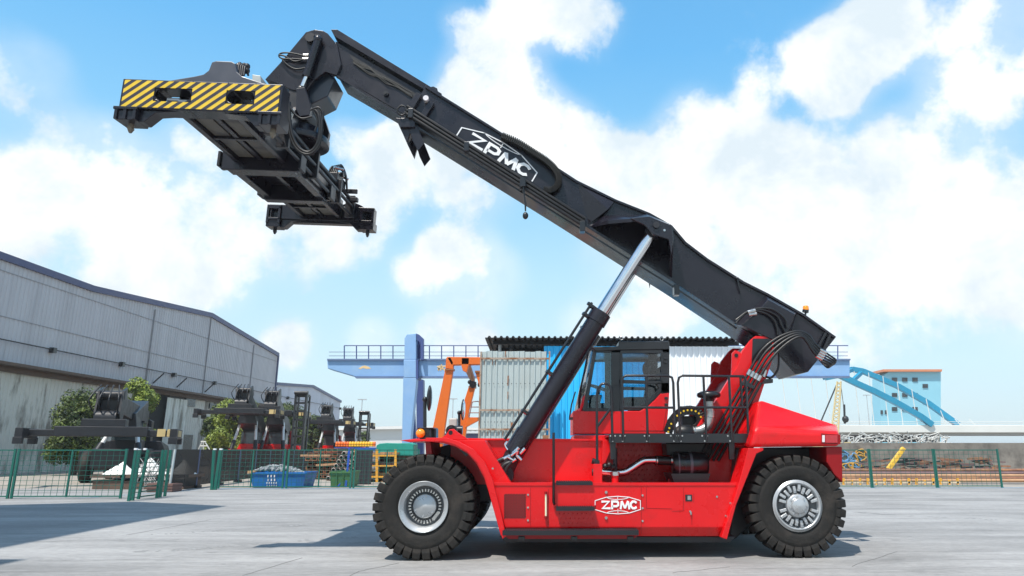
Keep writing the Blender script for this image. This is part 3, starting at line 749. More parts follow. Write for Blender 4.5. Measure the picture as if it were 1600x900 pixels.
# end beams
def endbeam(v0, striped):
    s = -1 if v0 < vm else 1
    m = MB()
    hl = .17; hw = 1.27
    if striped:
        wb, wt = .10, .60
        # rectangular beam with two oblong holes: built as plates around the holes
        cols_ = [(-hw, -.72, None), (-.72, -.14 - .06, 'h'), (-.20, .36, None), (.36, .84, 'h'), (.84, hw, None)]
        cols_ = [(-hw, -.74, 0), (-.74, -.16, 1), (-.16, .40, 0), (.40, .84, 1), (.84, hw, 0)]
        for (a, b, h) in cols_:
            if not h: sbox(m, a, b, v0 - hl, v0 + hl, wb, wt)
            else:
                sbox(m, a, b, v0 - hl, v0 + hl, wb, .24); sbox(m, a, b, v0 - hl, v0 + hl, .46, wt)
                for (e, q) in ((a, 1), (b, -1)):       # rounded ends of the slot
                    for (wa, wc) in ((.24, 1), (.46, -1)):
                        m.loft([S(e, v0 - hl, wa), S(e + q * .11, v0 - hl, wa), S(e + q * .035, v0 - hl, wa + wc * .035), S(e, v0 - hl, wa + wc * .11)], [S(e, v0 + hl, wa), S(e + q * .11, v0 + hl, wa), S(e + q * .035, v0 + hl, wa + wc * .035), S(e, v0 + hl, wa + wc * .11)])
    else:
        sbox(m, -hw + .22, hw - .22, v0 - hl, v0 + hl, .10, .44); sbox(m, -hw, hw, v0 - hl, v0 + hl, .41, .46); sbox(m, -hw, hw, v0 - hl + .12, v0 + hl, .05, .43)
    eb = m.build('end_beam', NAVY, RS, bevel=.01)
    for q in (-1, 1):
        c_ = MB(); u0 = q * 1.13
        sbox(c_, u0 - .17, u0 + .17, v0 - hl - .02, v0 + hl + .02, -.10, .10)
        if not striped:
            sbox(c_, u0 - .17, u0 - .11, v0 - hl - .05, v0 - hl + .06, -.02, .42); sbox(c_, u0 + .11, u0 + .17, v0 - hl - .05, v0 - hl + .06, -.02, .42); sbox(c_, u0 - .17, u0 + .17, v0 - hl - .05, v0 - hl + .06, .34, .44); sbox(c_, u0 - .17, u0 + .17, v0 - hl - .05, v0 - hl + .06, .06, .12)
        else:
            sbox(c_, u0 - .17, u0 - .12, v0 - hl - .05, v0 - hl, -.10, .08); sbox(c_, u0 - .03, u0 + .02, v0 - hl - .05, v0 - hl, -.10, .08); sbox(c_, u0 + .12, u0 + .17, v0 - hl - .05, v0 - hl, -.10, .08)
            sbox(c_, u0 - .19, u0 + .19, v0 - hl - .06, v0 - hl, .06, .11)
        # gusset towards the middle
        sprism(c_, [(u0 - q * .17, .10), (u0 - q * .17, -.10), (u0 - q * .26, -.10), (u0 - q * .42, .06), (u0 - q * .8, .10)], v0 - .12, v0 + .12)
        co = c_.build('corner_housing', NAVY, eb, bevel=.008)
        t = MB(); t.cyl(S(u0, v0, -.10), S(u0, v0, -.17), .045, 12); t.loft([S(u0 + a, v0 + b, -.17) for a, b in ((-.04, -.055), (.04, -.055), (.04, .055), (-.04, .055))], [S(u0 + a, v0 + b, -.25) for a, b in ((-.015, -.02), (.015, -.02), (.015, .02), (-.015, .02))])
        t.build('twistlock', NAVYM if not striped else mat('worn_steel', (.20, .17, .13), .5, .6), eb, bevel=.006)
    return eb
ebn = endbeam(0, True); ebf = endbeam(SLEN, False)
# stripes: slanted yellow and dark bands on a thin plate with the two holes left open
hw = 1.235; fr = -.17 - .004
def clip_poly(poly, inside, inter):
    o = []
    for i in range(len(poly)):
        a, b = poly[i], poly[(i + 1) % len(poly)]; ia, ib = inside(a), inside(b)
        if ia: o.append(a)
        if ia != ib: o.append(inter(a, b))
    return o
def clip_box(poly, u0, u1, w0, w1):
    for (ax, lim, sg_) in ((0, u0, 1), (0, u1, -1), (1, w0, 1), (1, w1, -1)):
        if not poly: return poly
        poly = clip_poly(poly, lambda p: sg_ * (p[ax] - lim) >= 0, lambda a, b: tuple(a[k] + (b[k] - a[k]) * (lim - a[ax]) / (b[ax] - a[ax]) for k in (0, 1)))
    return poly
stY, stD = MB(), MB()
regs = [(-hw, -.75, .125, .58), (-.75, -.15, .125, .235), (-.75, -.15, .465, .58), (-.15, .39, .125, .58), (.39, .85, .125, .235), (.39, .85, .465, .58), (.85, hw, .125, .58)]
k = 0; u = -2.3; per = .085
while u < 1.6:
    poly = [(u, .10), (u + per, .10), (u + per + .62, .62), (u + .62, .62)]
    for rg in regs:
        p = clip_box(poly, *rg)
        if len(p) >= 3:
            m_ = stY if k % 2 == 0 else stD
            m_.loft([S(a, fr - .003, b) for a, b in p], [S(a, fr + .006, b) for a, b in p])
    u += per; k += 1
stY.build('yellow_stripes', YEL, ebn); stD.build('dark_stripes', DKSTR, ebn)
# hump plate over the near end beam
t = MB()
hp = [P(x, y, -.72) for x, y in ((256, 127), (305, 119), (318, 116), (326, 110), (331, 97), (338, 95), (362, 96), (367, 99), (370, 112), (378, 119), (414, 131), (420, 134))]
t.loft(hp, [q + Vector((0, .12, 0)) for q in hp]); t.build('hump_plate', mat('grey_paint', (.055, .058, .075), .4, 0, .1, 3, coat=.3), ebn, bevel=.012)
t = MB(); rnd = random.Random(8)
for k in range(14):
    c = P(rnd.uniform(371, 386), rnd.uniform(100, 118), -.3); t.sphere(c, rnd.uniform(.03, .07), 8, 6)
for k in range(4): t.tube(spline([P(372 + k * 3, 118, -.4), P(374 + k * 3, 101 + k, -.35), P(383 + k, 104 + k * 2, -.3), P(388, 118, -.3)], 5), .018, 6)
t.build('valve_block', NAVYM, ebn)
MB().loft([P(x, y, -.5) for x, y in ((394, 116), (407, 118), (408, 131), (394, 130))], [P(x, y, -.5) + Vector((0, .3, 0)) for x, y in ((394, 116), (407, 118), (408, 131), (394, 130))]).build('junction_box', mat('pale_grey_box', (.45, .47, .45), .4), ebn, bevel=.01)
for (u0, w_, l_) in ((-.60, .33, .20), (-.42, .31, .16), (-.28, .31, .10)):
    MB().cyl(S(u0, -.02, w_), S(u0 + l_, -.02, w_), .035, 10).build('slot_cylinder', SILV, ebn)
# rotator and side-shift frame between head and spreader
t = MB(); cen = S(.35, vm - .2, .72)
cen = Vector((P(470, 170, YC).x, YC, S(0, vm, .72).z))
t.lathe((cen.x, cen.y, cen.z + .02), [(0, .0), (0, .62), (.14, .62), (.16, .5), (.34, .46), (.36, .3), (.5, .28)], 36, 'Z')
t.build('rotator', NAVY, RS, bevel=.01)
t = MB(); 
for y in (1.45, mir(1.45)): t.px([(463, 138), (476, 136), (481, 150), (486, 166), (483, 180), (468, 182), (462, 170)], y - .06, y + .06) if y < 2 else t.prism(XZ([(463, 138), (476, 136), (481, 150), (486, 166), (483, 180), (468, 182), (462, 170)], 1.39), y - .06, y + .06)
pieces(t, 'suspension_arm', NAVY, RS, bevel=.01)
MB().px([(450, 132), (478, 134), (486, 176), (478, 186), (452, 186)], 1.62, 2.5).build('tilt_frame', NAVYM, RS, bevel=.02)
# diagonal damper frames on top of the spreader
t = MB()
for q in (-1, 1):
    uu = q * .55
    A = [S(uu - .05, v_, w_) for v_, w_ in ((vm - 1.7, .45), (vm + 1.9, .45), (vm + 1.9, .72), (vm + .5, .80), (vm + .1, 1.0), (vm - .2, 1.35), (vm - .8, 1.35), (vm - 1.4, .80), (vm - 1.7, .72))]
    t.loft(A, [p + EX * .1 for p in A])
t.build('side_plates', NAVY, spo, bevel=.01)
t = MB()
for (u0, w0, r) in ((.72, .62, .045), (.78, .42, .04), (.74, .22, .035)):
    t.tube([S(u0, .3, w0), S(u0, SLEN - .25, w0)], r, 10)
pieces(t, 'telescopic_rail', NAVYM, spo)
t = MB()
for v_ in (.3, .9, vm - 1.7, vm, vm + 1.7, SLEN - .3):
    sbox(t, .62, .84, v_ - .05, v_ + .05, .15, .70)
sbox(t, .70, .95, SLEN - .55, SLEN - .40, .5, .6); sbox(t, .70, 1.0, SLEN - .8, SLEN - .72, .62, .72)
t.build('rail_brackets', NAVYM, spo, bevel=.01)
t = MB()
for (pl, r) in ((((452, 160), (453, 190), (458, 215), (468, 232), (482, 238), (494, 228), (500, 205), (498, 180), (492, 172)), .032), (((449, 150), (450, 190), (456, 220), (470, 238), (486, 240), (499, 225), (503, 195), (500, 176)), .026),
                (((440, 140), (444, 165), (450, 190)), .02), (((434, 140), (440, 170), (452, 180)), .02), (((446, 142), (455, 170), (470, 185), (488, 182)), .022), (((485, 172), (498, 168), (505, 178), (503, 190)), .02), (((490, 172), (496, 190), (492, 205)), .018), (((494, 172), (500, 188), (498, 210)), .018)):
    t.tube(spline([P(x, y, .55) for x, y in pl], 6), r, 8)
pieces(t, 'spreader_hose', BLK, spo)
t = MB()
for k in range(5): t.tube(spline([S(.5 + .04 * k, SLEN - 1.5, .7), S(.55 + .03 * k, SLEN - 1.4 + k * .05, 1.05 + .03 * k), S(.75, SLEN - 1.1 + k * .04, 1.0), S(.8, SLEN - .9, .6)], 6), .022, 6)
t.build('end_hoses', BLK, spo)
t = MB(); sbox(t, .35, .75, SLEN - 1.6, SLEN - .9, .62, .85); t.cyl(S(.5, SLEN - 1.3, .9), S(.8, SLEN - 1.3, .9), .06, 10); t.build('drive_motor', NAVYM, spo, bevel=.015)
t = MB(); t.cyl(S(.62, SLEN - 1.5, 1.0), S(.80, SLEN - 1.35, 1.0), .035, 8); t.cyl(S(.64, SLEN - 1.0, .95), S(.80, SLEN - .9, .92), .03, 8); t.cyl(P(458, 171, .6), P(452, 188, .6), .035, 10); t.build('steel_fittings', STEEL, spo)
t = MB(); sprism(t, [(.30, .46), (.72, .62), (.95, .52), (1.05, .46)], SLEN - .1, SLEN + .05); sprism(t, [(-.7, .46), (-.5, .56), (.3, .56), (.4, .46)], SLEN - .3, SLEN - .15); t.build('gusset', NAVY, ebf, bevel=.006)

# ---------- lift cylinders
def liftcyl(sgn):
    Yc = .90; yy = Yc if sgn > 0 else mir(Yc)
    q = lambda x, y: Vector((P(x, y, Yc).x, yy, P(x, y, Yc).z))
    B0, B1, B2, T = q(787, 742), q(805, 703), q(939, 489), q(1020, 362)
    d = (T - B0).normalized()
    o = MB().cyl(B1 - d * .05, B2, .165, 32).cyl(B2 - d * .20, B2 + d * .01, .185, 32).cyl(B1 - d * .06, B1 + d * .35, .178, 32).build('lift_cylinder', NAVY, RS, bevel=.008)
    MB().cyl(B2, T, .105, 28).build('piston_rod', CHROME, o)
    MB().cyl(B0 - d * .05, B1 - d * .02, .14, 20).cyl(B0 + Vector((0, -.2, 0)), B0 + Vector((0, .2, 0)), .17, 24).build('base_eye', NAVYM, o, bevel=.01)
    MB().cyl(T + Vector((0, -.12, 0)), T + Vector((0, .12, 0)), .14, 24).build('rod_eye', NAVYM, o)
    off = Vector((-.20, -.10 * sgn, .13))
    t = MB(); t.tube([B1 + off * 1.0 + d * .05, B2 + off * .95 + d * .05], .024, 10); t.cyl(B2 + off * .95 - d * .03, B2 + off * .6 + d * .0, .03)
    t.bar(B2 + off * 1.2 + d * .0, B2 + off * .2, .05)
    t.build('return_pipe', BLKP, o)
    t = MB()
    for f_ in (.22, .5, .93):
        c = B1 + (B2 - B1) * f_; t.bar(c, c + off * 1.1, .07, .05)
    pieces(t, 'pipe_clamp', BLKP, o)
    return B0, B1, d
B0, B1, dcy = liftcyl(1); liftcyl(-1)
t = MB(); rnd = random.Random(2); c = P(803, 712, .66)
for k in range(7):
    a = c + Vector((rnd.uniform(-.13, .13), rnd.uniform(-.05, .05), rnd.uniform(-.08, .08))); t.cyl(a, a + Vector((rnd.uniform(-.1, .1), -.02, rnd.uniform(.02, .1))), rnd.uniform(.02, .035), 10)
t.cyl(P(785, 718, .66), P(797, 712, .66), .03, 10); t.cyl(P(795, 724, .66), P(806, 717, .66), .03, 10)
t.tube(spline([P(793, 703, .66), P(789, 696, .66), P(793, 690, .66)], 5), .02, 8)
t.build('valve_fittings', CHROME, RS)
t = MB(); t.tube(spline([P(x, y, .62) for x, y in ((787, 717), (776, 723), (770, 735), (770, 755))], 8), .042, 10); t.tube(spline([P(x, y, .62) for x, y in ((797, 723), (787, 728), (782, 740), (784, 756))], 8), .042, 10)
t.tube(spline([P(x, y, .60) for x, y in ((800, 722), (790, 735), (789, 755))], 8), .03, 10)
pieces(t, 'cylinder_hose', BLK, RS)

# ---------- cab
KY0, KY1 = 1.32, 2.82
cabm = MB()
cabm.px([(895.5, 642), (1000, 642), (1012, 635), (1023, 625), (1033, 614), (1046, 613), (1044, 645), (1040.5, 678), (895.5, 678)], KY0, KY1)
cab = cabm.build('cab', RED, RS, bevel=.012)
MB().px([(897, 680), (957, 680), (962, 689), (897, 689)], KY0 - .05, KY1 + .05).build('cab_plinth', RED, cab, bevel=.008)
t = MB()
t.px([(923, 542), (966, 541), (967, 533), (1045.5, 532.5), (1046.5, 546), (967, 547), (931, 549)], KY0 - .03, KY1 + .03)
t.build('roof', BLKP, cab, bevel=.015)
fr_ = MB()
for (a, b) in ((KY0, KY0 + .07), (KY1 - .07, KY1)):
    def pil(pts): fr_.prism(XZ(pts, KY0), a, b)
    pil([(928, 545), (933, 545), (917, 640), (910, 642)])
    pil([(955, 545), (971, 545), (971, 643), (955, 643)])
    pil([(1033, 545), (1046, 545), (1046, 614), (1033, 616)])
    pil([(967, 593), (1034, 595), (1034, 600), (967, 599)])
    pil([(967, 641), (1000, 641), (1012, 634), (1033, 613), (1030, 606), (1022, 616), (1007, 630), (994, 637), (967, 638)])
    pil([(1026, 598), (1046, 598), (1046, 614), (1033, 614), (1028, 604)])
    pil([(917, 637), (956, 638), (956, 643), (912, 643)])
    pil([(931, 545), (1046, 545), (1046, 551), (930, 551)])
for (yx) in (KY0,):
    A = XZ([(928, 545), (933, 545)], KY0)
fr_.px([(1040, 550), (1046, 550), (1046, 614), (1040, 614)], KY0 + .07, KY0 + .12)
pieces(fr_, 'window_frame', BLKP, cab, bevel=.004)
t = MB(); t.px([(969, 548), (1036, 548), (1036, 596), (1033, 596), (1033, 552), (973, 552), (973, 638), (969, 641)], KY0 - .02, KY0 + .02); t.build('door_frame', BLKP, cab, bevel=.004)
t = MB(); q = XZ([(970, 642), (970, 673), (1036, 673), (1041, 640)], KY0 - .002)
for i in range(3): t.bar((q[i][0], KY0 - .002, q[i][1]), (q[i + 1][0], KY0 - .002, q[i + 1][1]), .008, .008)
t.build('door_seam', REDD, cab)
t = MB()
for (x, y) in ((1040, 560), (1040, 566), (1041, 622), (1041, 632)): c = P(x, y, KY0 - .02); t.box(c.x - .03, c.x + .03, KY0 - .03, KY0 + .01, c.z - .02, c.z + .02)
pieces(t, 'door_hinge', BLKP, cab, bevel=.004)
t = MB(); t.px([(933, 550), (955, 550), (955, 638), (918, 638)], KY0 + .03, KY0 + .038); t.build('side_window', GLASS, cab)
t = MB(); t.px([(973, 552), (1033, 552), (1033, 593), (973, 593)], KY0 + .03, KY0 + .038); t.build('door_window', GLASSD, cab)
t = MB(); t.px([(973, 600), (1024, 600), (1028, 606), (1018, 622), (1005, 633), (994, 638), (973, 638)], KY0 + .03, KY0 + .038); t.build('door_window', GLASSD, cab)
t = MB(); t.prism(XZ([(933, 550), (955, 550), (955, 638), (918, 638)], KY0), KY1 - .04, KY1 - .032); t.prism(XZ([(967, 550), (1040, 550), (1040, 596), (967, 596)], KY0), KY1 - .04, KY1 - .032); t.build('side_window', GLASS, cab)
# windscreen: bowed pane in front of the pillars
wsb = XZ([(911, 642), (899, 642)], KY0); wst = XZ([(928, 546), (921, 546)], KY0)
t = MB(); vs = []; nn = 10
for i in range(nn + 1):
    s_ = i / nn; y = KY0 + .02 + (KY1 - KY0 - .04) * s_; bow = math.sin(math.pi * s_) ** .6
    vs.append((wsb[0][0] + (wsb[1][0] - wsb[0][0]) * bow, y, wsb[0][1])); vs.append((wst[0][0] + (wst[1][0] - wst[0][0]) * bow, y, wst[0][1]))
t.add(vs, [(2 * i, 2 * i + 2, 2 * i + 3, 2 * i + 1) for i in range(nn)], True); wo = t.build('windscreen', GLASSW, cab); so_ = wo.modifiers.new('solid', 'SOLIDIFY'); so_.thickness = .008
t = MB(); t.tube([P(895, 655, KY0 + .2), P(890, 652, KY0 + .2), P(893, 632, KY0 + .2), P(899, 612, KY0 + .2)], .013, 8); t.box(P(889, 655, 1.5).x, P(897, 655, 1.5).x, KY0 + .15, KY0 + .3, P(889, 656, 1.5).z, P(889, 652, 1.5).z); t.build('wiper_arm', BLKP, cab)
# interior
INT = mat('cab_trim', (.03, .033, .035), .7)
t = MB(); t.px([(915, 628), (946, 630), (950, 640), (914, 641)], KY0 + .3, KY1 - .3); t.px([(920, 617), (941, 617), (938, 630), (922, 628)], KY0 + .45, KY0 + .85); t.build('dashboard', INT, cab, bevel=.02)
sw = P(936, 607, YC); t = MB(); rr = .19
pts = []
for k in range(25):
    a = 2 * math.pi * k / 24; pts.append(Vector((sw.x + rr * math.cos(a) * .94, YC - .1 + rr * math.sin(a), sw.z + rr * math.cos(a) * -.30)))
t.tube(pts, .016, 8, cap=False)
for a in (0, 2.1, 4.2): t.tube([(sw.x, YC - .1, sw.z - .02), (sw.x + rr * math.cos(a) * .94, YC - .1 + rr * math.sin(a), sw.z - rr * math.cos(a) * .3)], .012, 6)
t.tube([(sw.x, YC - .1, sw.z), (sw.x - .08, YC - .1, sw.z - .3)], .035, 10); t.build('steering_wheel', INT, cab)
t = MB(); s0 = P(1003, 630, YC)
t.box(s0.x - .38, s0.x + .12, YC - .27, YC + .27, s0.z - .05, s0.z + .10); t.loft([Vector((s0.x + .05, y, s0.z + .08)) for y in (YC - .25, YC + .25)] + [Vector((s0.x + .2, y, s0.z + .08)) for y in (YC + .25, YC - .25)], [Vector((s0.x + .17, y, s0.z + .72)) for y in (YC - .22, YC + .22)] + [Vector((s0.x + .27, y, s0.z + .72)) for y in (YC + .22, YC - .22)])
t.box(s0.x - .25, s0.x + .05, YC - .2, YC + .2, s0.z - .3, s0.z - .05)
so2 = t.build('seat', INT, cab, bevel=.05, seg=3)
t = MB(); t.box(s0.x + .16, s0.x + .27, YC - .13, YC + .13, s0.z + .78, s0.z + 1.0); t.cyl((s0.x + .22, YC, s0.z + .7), (s0.x + .22, YC, s0.z + .8), .02, 8); t.build('headrest', INT, so2, bevel=.04, seg=3)
t = MB(); t.sphere(P(1013, 577, KY1 - .25), .12, 14, 10, (1, .5, 1.35)); t.tube([P(1008, 592, KY1 - .25), P(1011, 582, KY1 - .25)], .02); t.build('cab_fan', INT, cab)
t = MB(); t.px([(967, 550), (1046, 550), (1046, 565), (967, 565)], KY1 - .08, KY1 - .05); t.px([(1042, 565), (1046, 565), (1046, 613), (1042, 613)], KY0 + .1, KY1 - .1); t.build('rear_panel', INT, cab)
for (x, y) in ((971, 530), (1034, 531)):
    c = P(x, y, KY0 + .1); t = MB(); ring = [Vector((c.x + .03 * math.cos(a * math.pi / 6), KY0 + .1, c.z + .015 + .03 * math.sin(a * math.pi / 6))) for a in range(13)]; t.tube(ring, .008, 6, cap=False); t.build('roof_eye', STEEL, cab)

# ---------- platform, railings
PY = .38
t = MB(); t.px([(951.5, 677.5), (1167.5, 677.5), (1167.5, 692), (951.5, 692)], PY, PY + .02); A = P(951.5, 678, PY); B = P(1167.5, 678, PY)
t.box(A.x, B.x, PY + .02, KY0 - .02 + .3, A.z - .05, A.z - .01); plat = t.build('platform', BLKP, RS, bevel=.004)
t = MB()
for x in (954, 961, 969, 976, 1007, 1014, 1048, 1056, 1061, 1066, 1097, 1105, 1137, 1144):
    for yy in ((680.5,) if x not in (957, 973) else (680.5, 689)): c = P(x, 681, PY); t.cyl((c.x, PY - .008, c.z), (c.x, PY + .01, c.z), .014, 8)
for x in (957.5, 973, 1010.5, 1053, 1064, 1101, 1140.5): c = P(x, 689, PY); t.cyl((c.x, PY - .008, c.z), (c.x, PY + .01, c.z), .014, 8)
t.build('bolt_heads', STEEL, plat)
def rail(paths, r=.021, nm='railing'):
    m = MB()
    for pl, y in paths: m.tube([P(x, yy, y) for x, yy in pl], r, 10)
    return m.build(nm, BLKP, RS)
Yr = PY - .01
rail([(((974, 689), (972, 600), (973, 590), (978, 587), (1043, 587), (1050, 590), (1052, 598), (1055, 689)), Yr), (((972, 636.5), (1053, 637)), Yr), (((1009.5, 587), (1012, 689)), Yr)])
rail([(((1063, 689), (1059, 598), (1061, 590), (1066, 587), (1162, 588), (1165, 592), (1170, 689)), Yr), (((1061, 636.5), (1169, 637)), Yr), (((1099, 587), (1104, 689)), Yr), (((1139, 588), (1144, 689)), Yr)])
rail([(((1157, 589), (1160, 636)), .9), (((1165, 590), (1158, 590)), .6)])
t = MB(); ra = [(933, 722), (932.5, 620), (934, 608), (940, 600), (947, 599), (953, 603), (955, 612), (957, 689)]
t.tube([P(x, y, Yr) for x, y in ra], .022, 10); t.tube([P(933, 667, Yr), P(955, 637, Yr)], .02, 8); t.box(P(929, 722, Yr).x, P(937, 722, Yr).x, Yr - .02, Yr + .02, P(929, 726, Yr).z, P(929, 719, Yr).z); t.build('grab_rail', BLKP, RS)
t = MB(); t.tube([P(865, 676, .08), P(865, 784, .08), P(866, 787, .15)], .022, 10)
for y in (705, 735, 785): c = P(865, y, .08); t.cyl((c.x, .08, c.z), (c.x, .2, c.z), .016, 8)
t.build('grab_bar', BLKP, RS)
MB().px([(927, 725), (941, 725), (941, 757), (927, 757)], .3, .33).build('rail_bracket', RED, RS, bevel=.004)
MB().px([(942, 688), (960, 688), (946, 723), (940, 726)], .9, 1.2).build('cab_support', RED, RS, bevel=.004)
for x in (957, 1143): MB().px([(x - 4, 692), (x + 5, 692), (x + 5, 718), (x - 3, 718)], .5, .56).build('platform_bracket', BLKP, RS, bevel=.004)

# ---------- engine bay
t = MB(); pp = spline([P(x, y, .95) for x, y in ((940, 736), (958, 738), (974, 738), (985, 733), (1003, 721), (1012, 719), (1026, 719))], 6)
t.tube(pp, .062, 18); t.build('exhaust_pipe', CHROME, RS)
t = MB(); t.tube([P(1024, 719, .95), P(1050, 720, .95)], .075, 18); 
t.build('exhaust_coupling', BLK, RS)
t = MB()
for x in (1025, 1048): t.tube([P(x, 719.5, .95), P(x + 2, 719.5, .95)], .082, 18)
pieces(t, 'hose_clamp', STEEL, RS)
t = MB(); t.tube([P(x, 725, .95) for x in (1050, 1054, 1100, 1105)], [.14, .20, .20, .16], 28); dro = t.build('air_filter', BLKP, RS)
t = MB(); t.tube([P(1076, 725, .95), P(1080, 725, .95)], .205, 28); t.tube([P(1058, 725, .95), P(1060, 725, .95)], .205, 28); t.build('filter_band', mat('dull_grey_strap', (.09, .10, .12), .4), dro)
MB().px([(1048, 740), (1110, 740), (1105, 757), (1055, 757)], .8, 1.6).build('filter_bracket', BLKP, RS)
MB().px([(1040, 692), (1115, 692), (1112, 712), (1042, 712)], 1.1, 1.6).build('engine_block', BLK, RS, bevel=.02)
t = MB(); c = P(961, 742, .45); t.cyl((c.x, .45, c.z - .12), (c.x, .45, c.z - .01), .055, 16); co = t.build('filler_neck', RED, RS); MB().cyl((c.x, .45, c.z - .01), (c.x, .45, c.z + .05), .075, 16).build('filler_cap', STEEL, co, bevel=.01)
t = MB(); t.tube([P(961, 700, .9), P(961, 738, .9)], .04, 10); t.tube([P(925, 720, .8), P(932, 722, .8)], .05, 10); t.tube([P(925, 738, .8), P(932, 738, .8)], .06, 10); pieces(t, 'brake_valve', NAVYM, RS)
t = MB()
for (x, y) in ((946, 729), (952, 727), (958, 730)): t.sphere(P(x, y, .85), .05, 10, 6)
pieces(t, 'air_valve', BLK, RS)
# intake stack
t = MB(); ip = spline([P(x, y, 1.0) for x, y in ((1081, 674), (1095, 672), (1106, 664), (1110, 650), (1109, 640), (1108, 624))], 6)
t.tube(ip, .075, 18); ino = t.build('intake_pipe', mat('dull_aluminium', (.42, .42, .40), .35, .8, .2, 8), RS)
t = MB()
for (a, b) in (((1084, 674), (1086, 674)), ((1110, 652), (1110, 650)), ((1109, 640), (1109, 638))): t.tube([P(*a, 1.0), P(*b, 1.0)], .082, 16)
pieces(t, 'hose_clamp', STEEL, ino)
c = P(1107.5, 620, 1.0); t = MB(); t.lathe((c.x, 1.0, c.z - .08), [(0, .09), (.05, .10), (.06, .14), (.07, .19), (.10, .205), (.14, .20), (.155, .17), (.17, .15), (.18, .02), (.18, .0001)], 32, 'Z'); t.build('rain_cap', BLKP, RS)
t = MB(); t.tube([P(x, 676, 1.0) for x in (1056, 1062, 1080, 1083)], [.09, .13, .13, .09], 20); t.build('intake_hose', BLK, RS)
# energy chain with yellow pins
dc = spline([P(x, y, 1.35) for x, y in ((1043, 676), (1047, 664), (1056, 651), (1066, 643), (1078, 641), (1090, 645), (1095, 656), (1092, 666), (1085, 671))], 4)
t = MB(); yb = MB()
for i in range(len(dc) - 1):
    a, b = dc[i], dc[i + 1]; t.bar(a, b, .16, .11, up=(0, 1, 0))
    if i % 2 == 0: c = (a + b) / 2; yb.cyl((c.x, 1.29, c.z), (c.x, 1.32, c.z), .018, 8)
co = t.build('energy_chain', BLK, RS, bevel=.004, seg=1); yb.build('chain_pins', YEL, co)
MB().px([(1066, 650), (1088, 650), (1088, 668), (1066, 668)], 1.45, 1.7).build('chain_bracket', BLK, RS)

# ---------- hoses on the tower and boom root
t = MB()
for k in range(4):
    o_ = k * 6
    t.tube(spline([P(x, y, 1.05 - .02 * k) for x, y in ((1172 + o_ * .9, 578 + o_ * .5), (1190 + o_, 548 + o_ * .5), (1215 + o_, 528 + o_ * .35), (1243 + o_ * .5, 518 + o_ * .45), (1262, 523 + o_ * .7), (1272 - o_ * .1, 536 + o_ * .7), (1283 - o_ * .35, 546 + o_ * .55))], 7), .026, 10)
pieces(t, 'root_hose', BLK, RS)
t = MB()
for k in range(4):
    t.tube([P(1172 + k * 5.4, 578 + k * 3, 1.05 - .02 * k), P(1168 + k * 5.4, 586 + k * 3, 1.05 - .02 * k)], .036, 10)
    t.tube([P(1281 - k * 2.1, 546 + k * 3.3, 1.05), P(1291 - k * 2.1, 551.5 + k * 3.4, 1.05)], .03, 10)
    if k > 1: t.tube([P(1187 + k * 3, 572 + k * 2, 1.02), P(1184 + k * 3, 583 + k * 2, 1.02)], .03, 10)
pieces(t, 'hose_coupling', STEEL, RS)
t = MB()
for k in range(5):
    t.tube([P(1168 + k * 5.4, 586 + k * 3, 1.05 - .02 * k), P(1120 + k * 8, 668, 1.05), P(1090 + k * 8, 720, 1.1)], .024, 8)
    t.tube(spline([P(1291 - k * 2.1, 551.5 + k * 3.4, 1.05), P(1299 - k * 1.5, 557 + k * 3, 1.05), P(1306 - k * 2, 563 + k * 2, 1.1), P(1300 - k * 2, 570 + k * 1, 1.3), P(1284 - k, 562, 1.5)], 5), .017, 8)
pieces(t, 'tower_pipe', BLK, RS)
t = MB()
for pl in (((1150, 505), (1163, 490), (1180, 486), (1200, 492), (1212, 505), (1216, 524)), ((1152, 503), (1168, 487), (1190, 484), (1214, 494), (1222, 510), (1228, 520)), ((1150, 500), (1175, 484), (1205, 483), (1226, 498), (1230, 512))):
    t.tube(spline([P(x, y, 1.10) for x, y in pl], 6), .022, 8)
t.tube(spline([P(x, y, 1.1) for x, y in ((1216, 540), (1217, 560), (1215, 578), (1205, 590), (1196, 588))], 6), .02, 8)
pieces(t, 'pivot_hose', BLK, RS)
t = MB(); t.tube([P(1168, 488, 1.09), P(1180, 485, 1.09)], .035, 10); t.tube([P(1170, 492, 1.09), P(1182, 490, 1.09)], .03, 10)
t.build('hose_fittings', STEEL, RS)
t = MB(); t.px([(1195, 592), (1208, 592), (1208, 598), (1190, 600)], 1.0, 1.1); t.px([(1155, 600), (1166, 594), (1180, 604), (1178, 608)], .95, 1.0); t.build('hose_bracket', BLKP, RS, bevel=.006)
t = MB(); t.bar(P(1290, 520, Y0 - .05), P(1277, 545, Y0 - .05), .04); t.bar(P(1296, 524, Y0 - .06), P(1282, 556, Y0 - .06), .09, .04); t.build('root_rod', BLKP, boom, bevel=.005)
# beacon
c = P(1257, 491, YC); c = Vector((c.x, 1.75, c.z)); 
c = P(1257, 492, 1.7); o = MB().cyl(c - Vector((0, 0, .05)), c + Vector((.03, 0, .05)), .02, 8).cyl(c + Vector((.02, 0, .05)), c + Vector((.03, 0, .09)), .06, 16).build('beacon', BLKP, boom)
MB().lathe((c.x + .035, c.y, c.z + .09), [(0, .058), (.07, .055), (.085, .04), (.09, .0001)], 20, 'Z').build('beacon_lens', ORG, o)

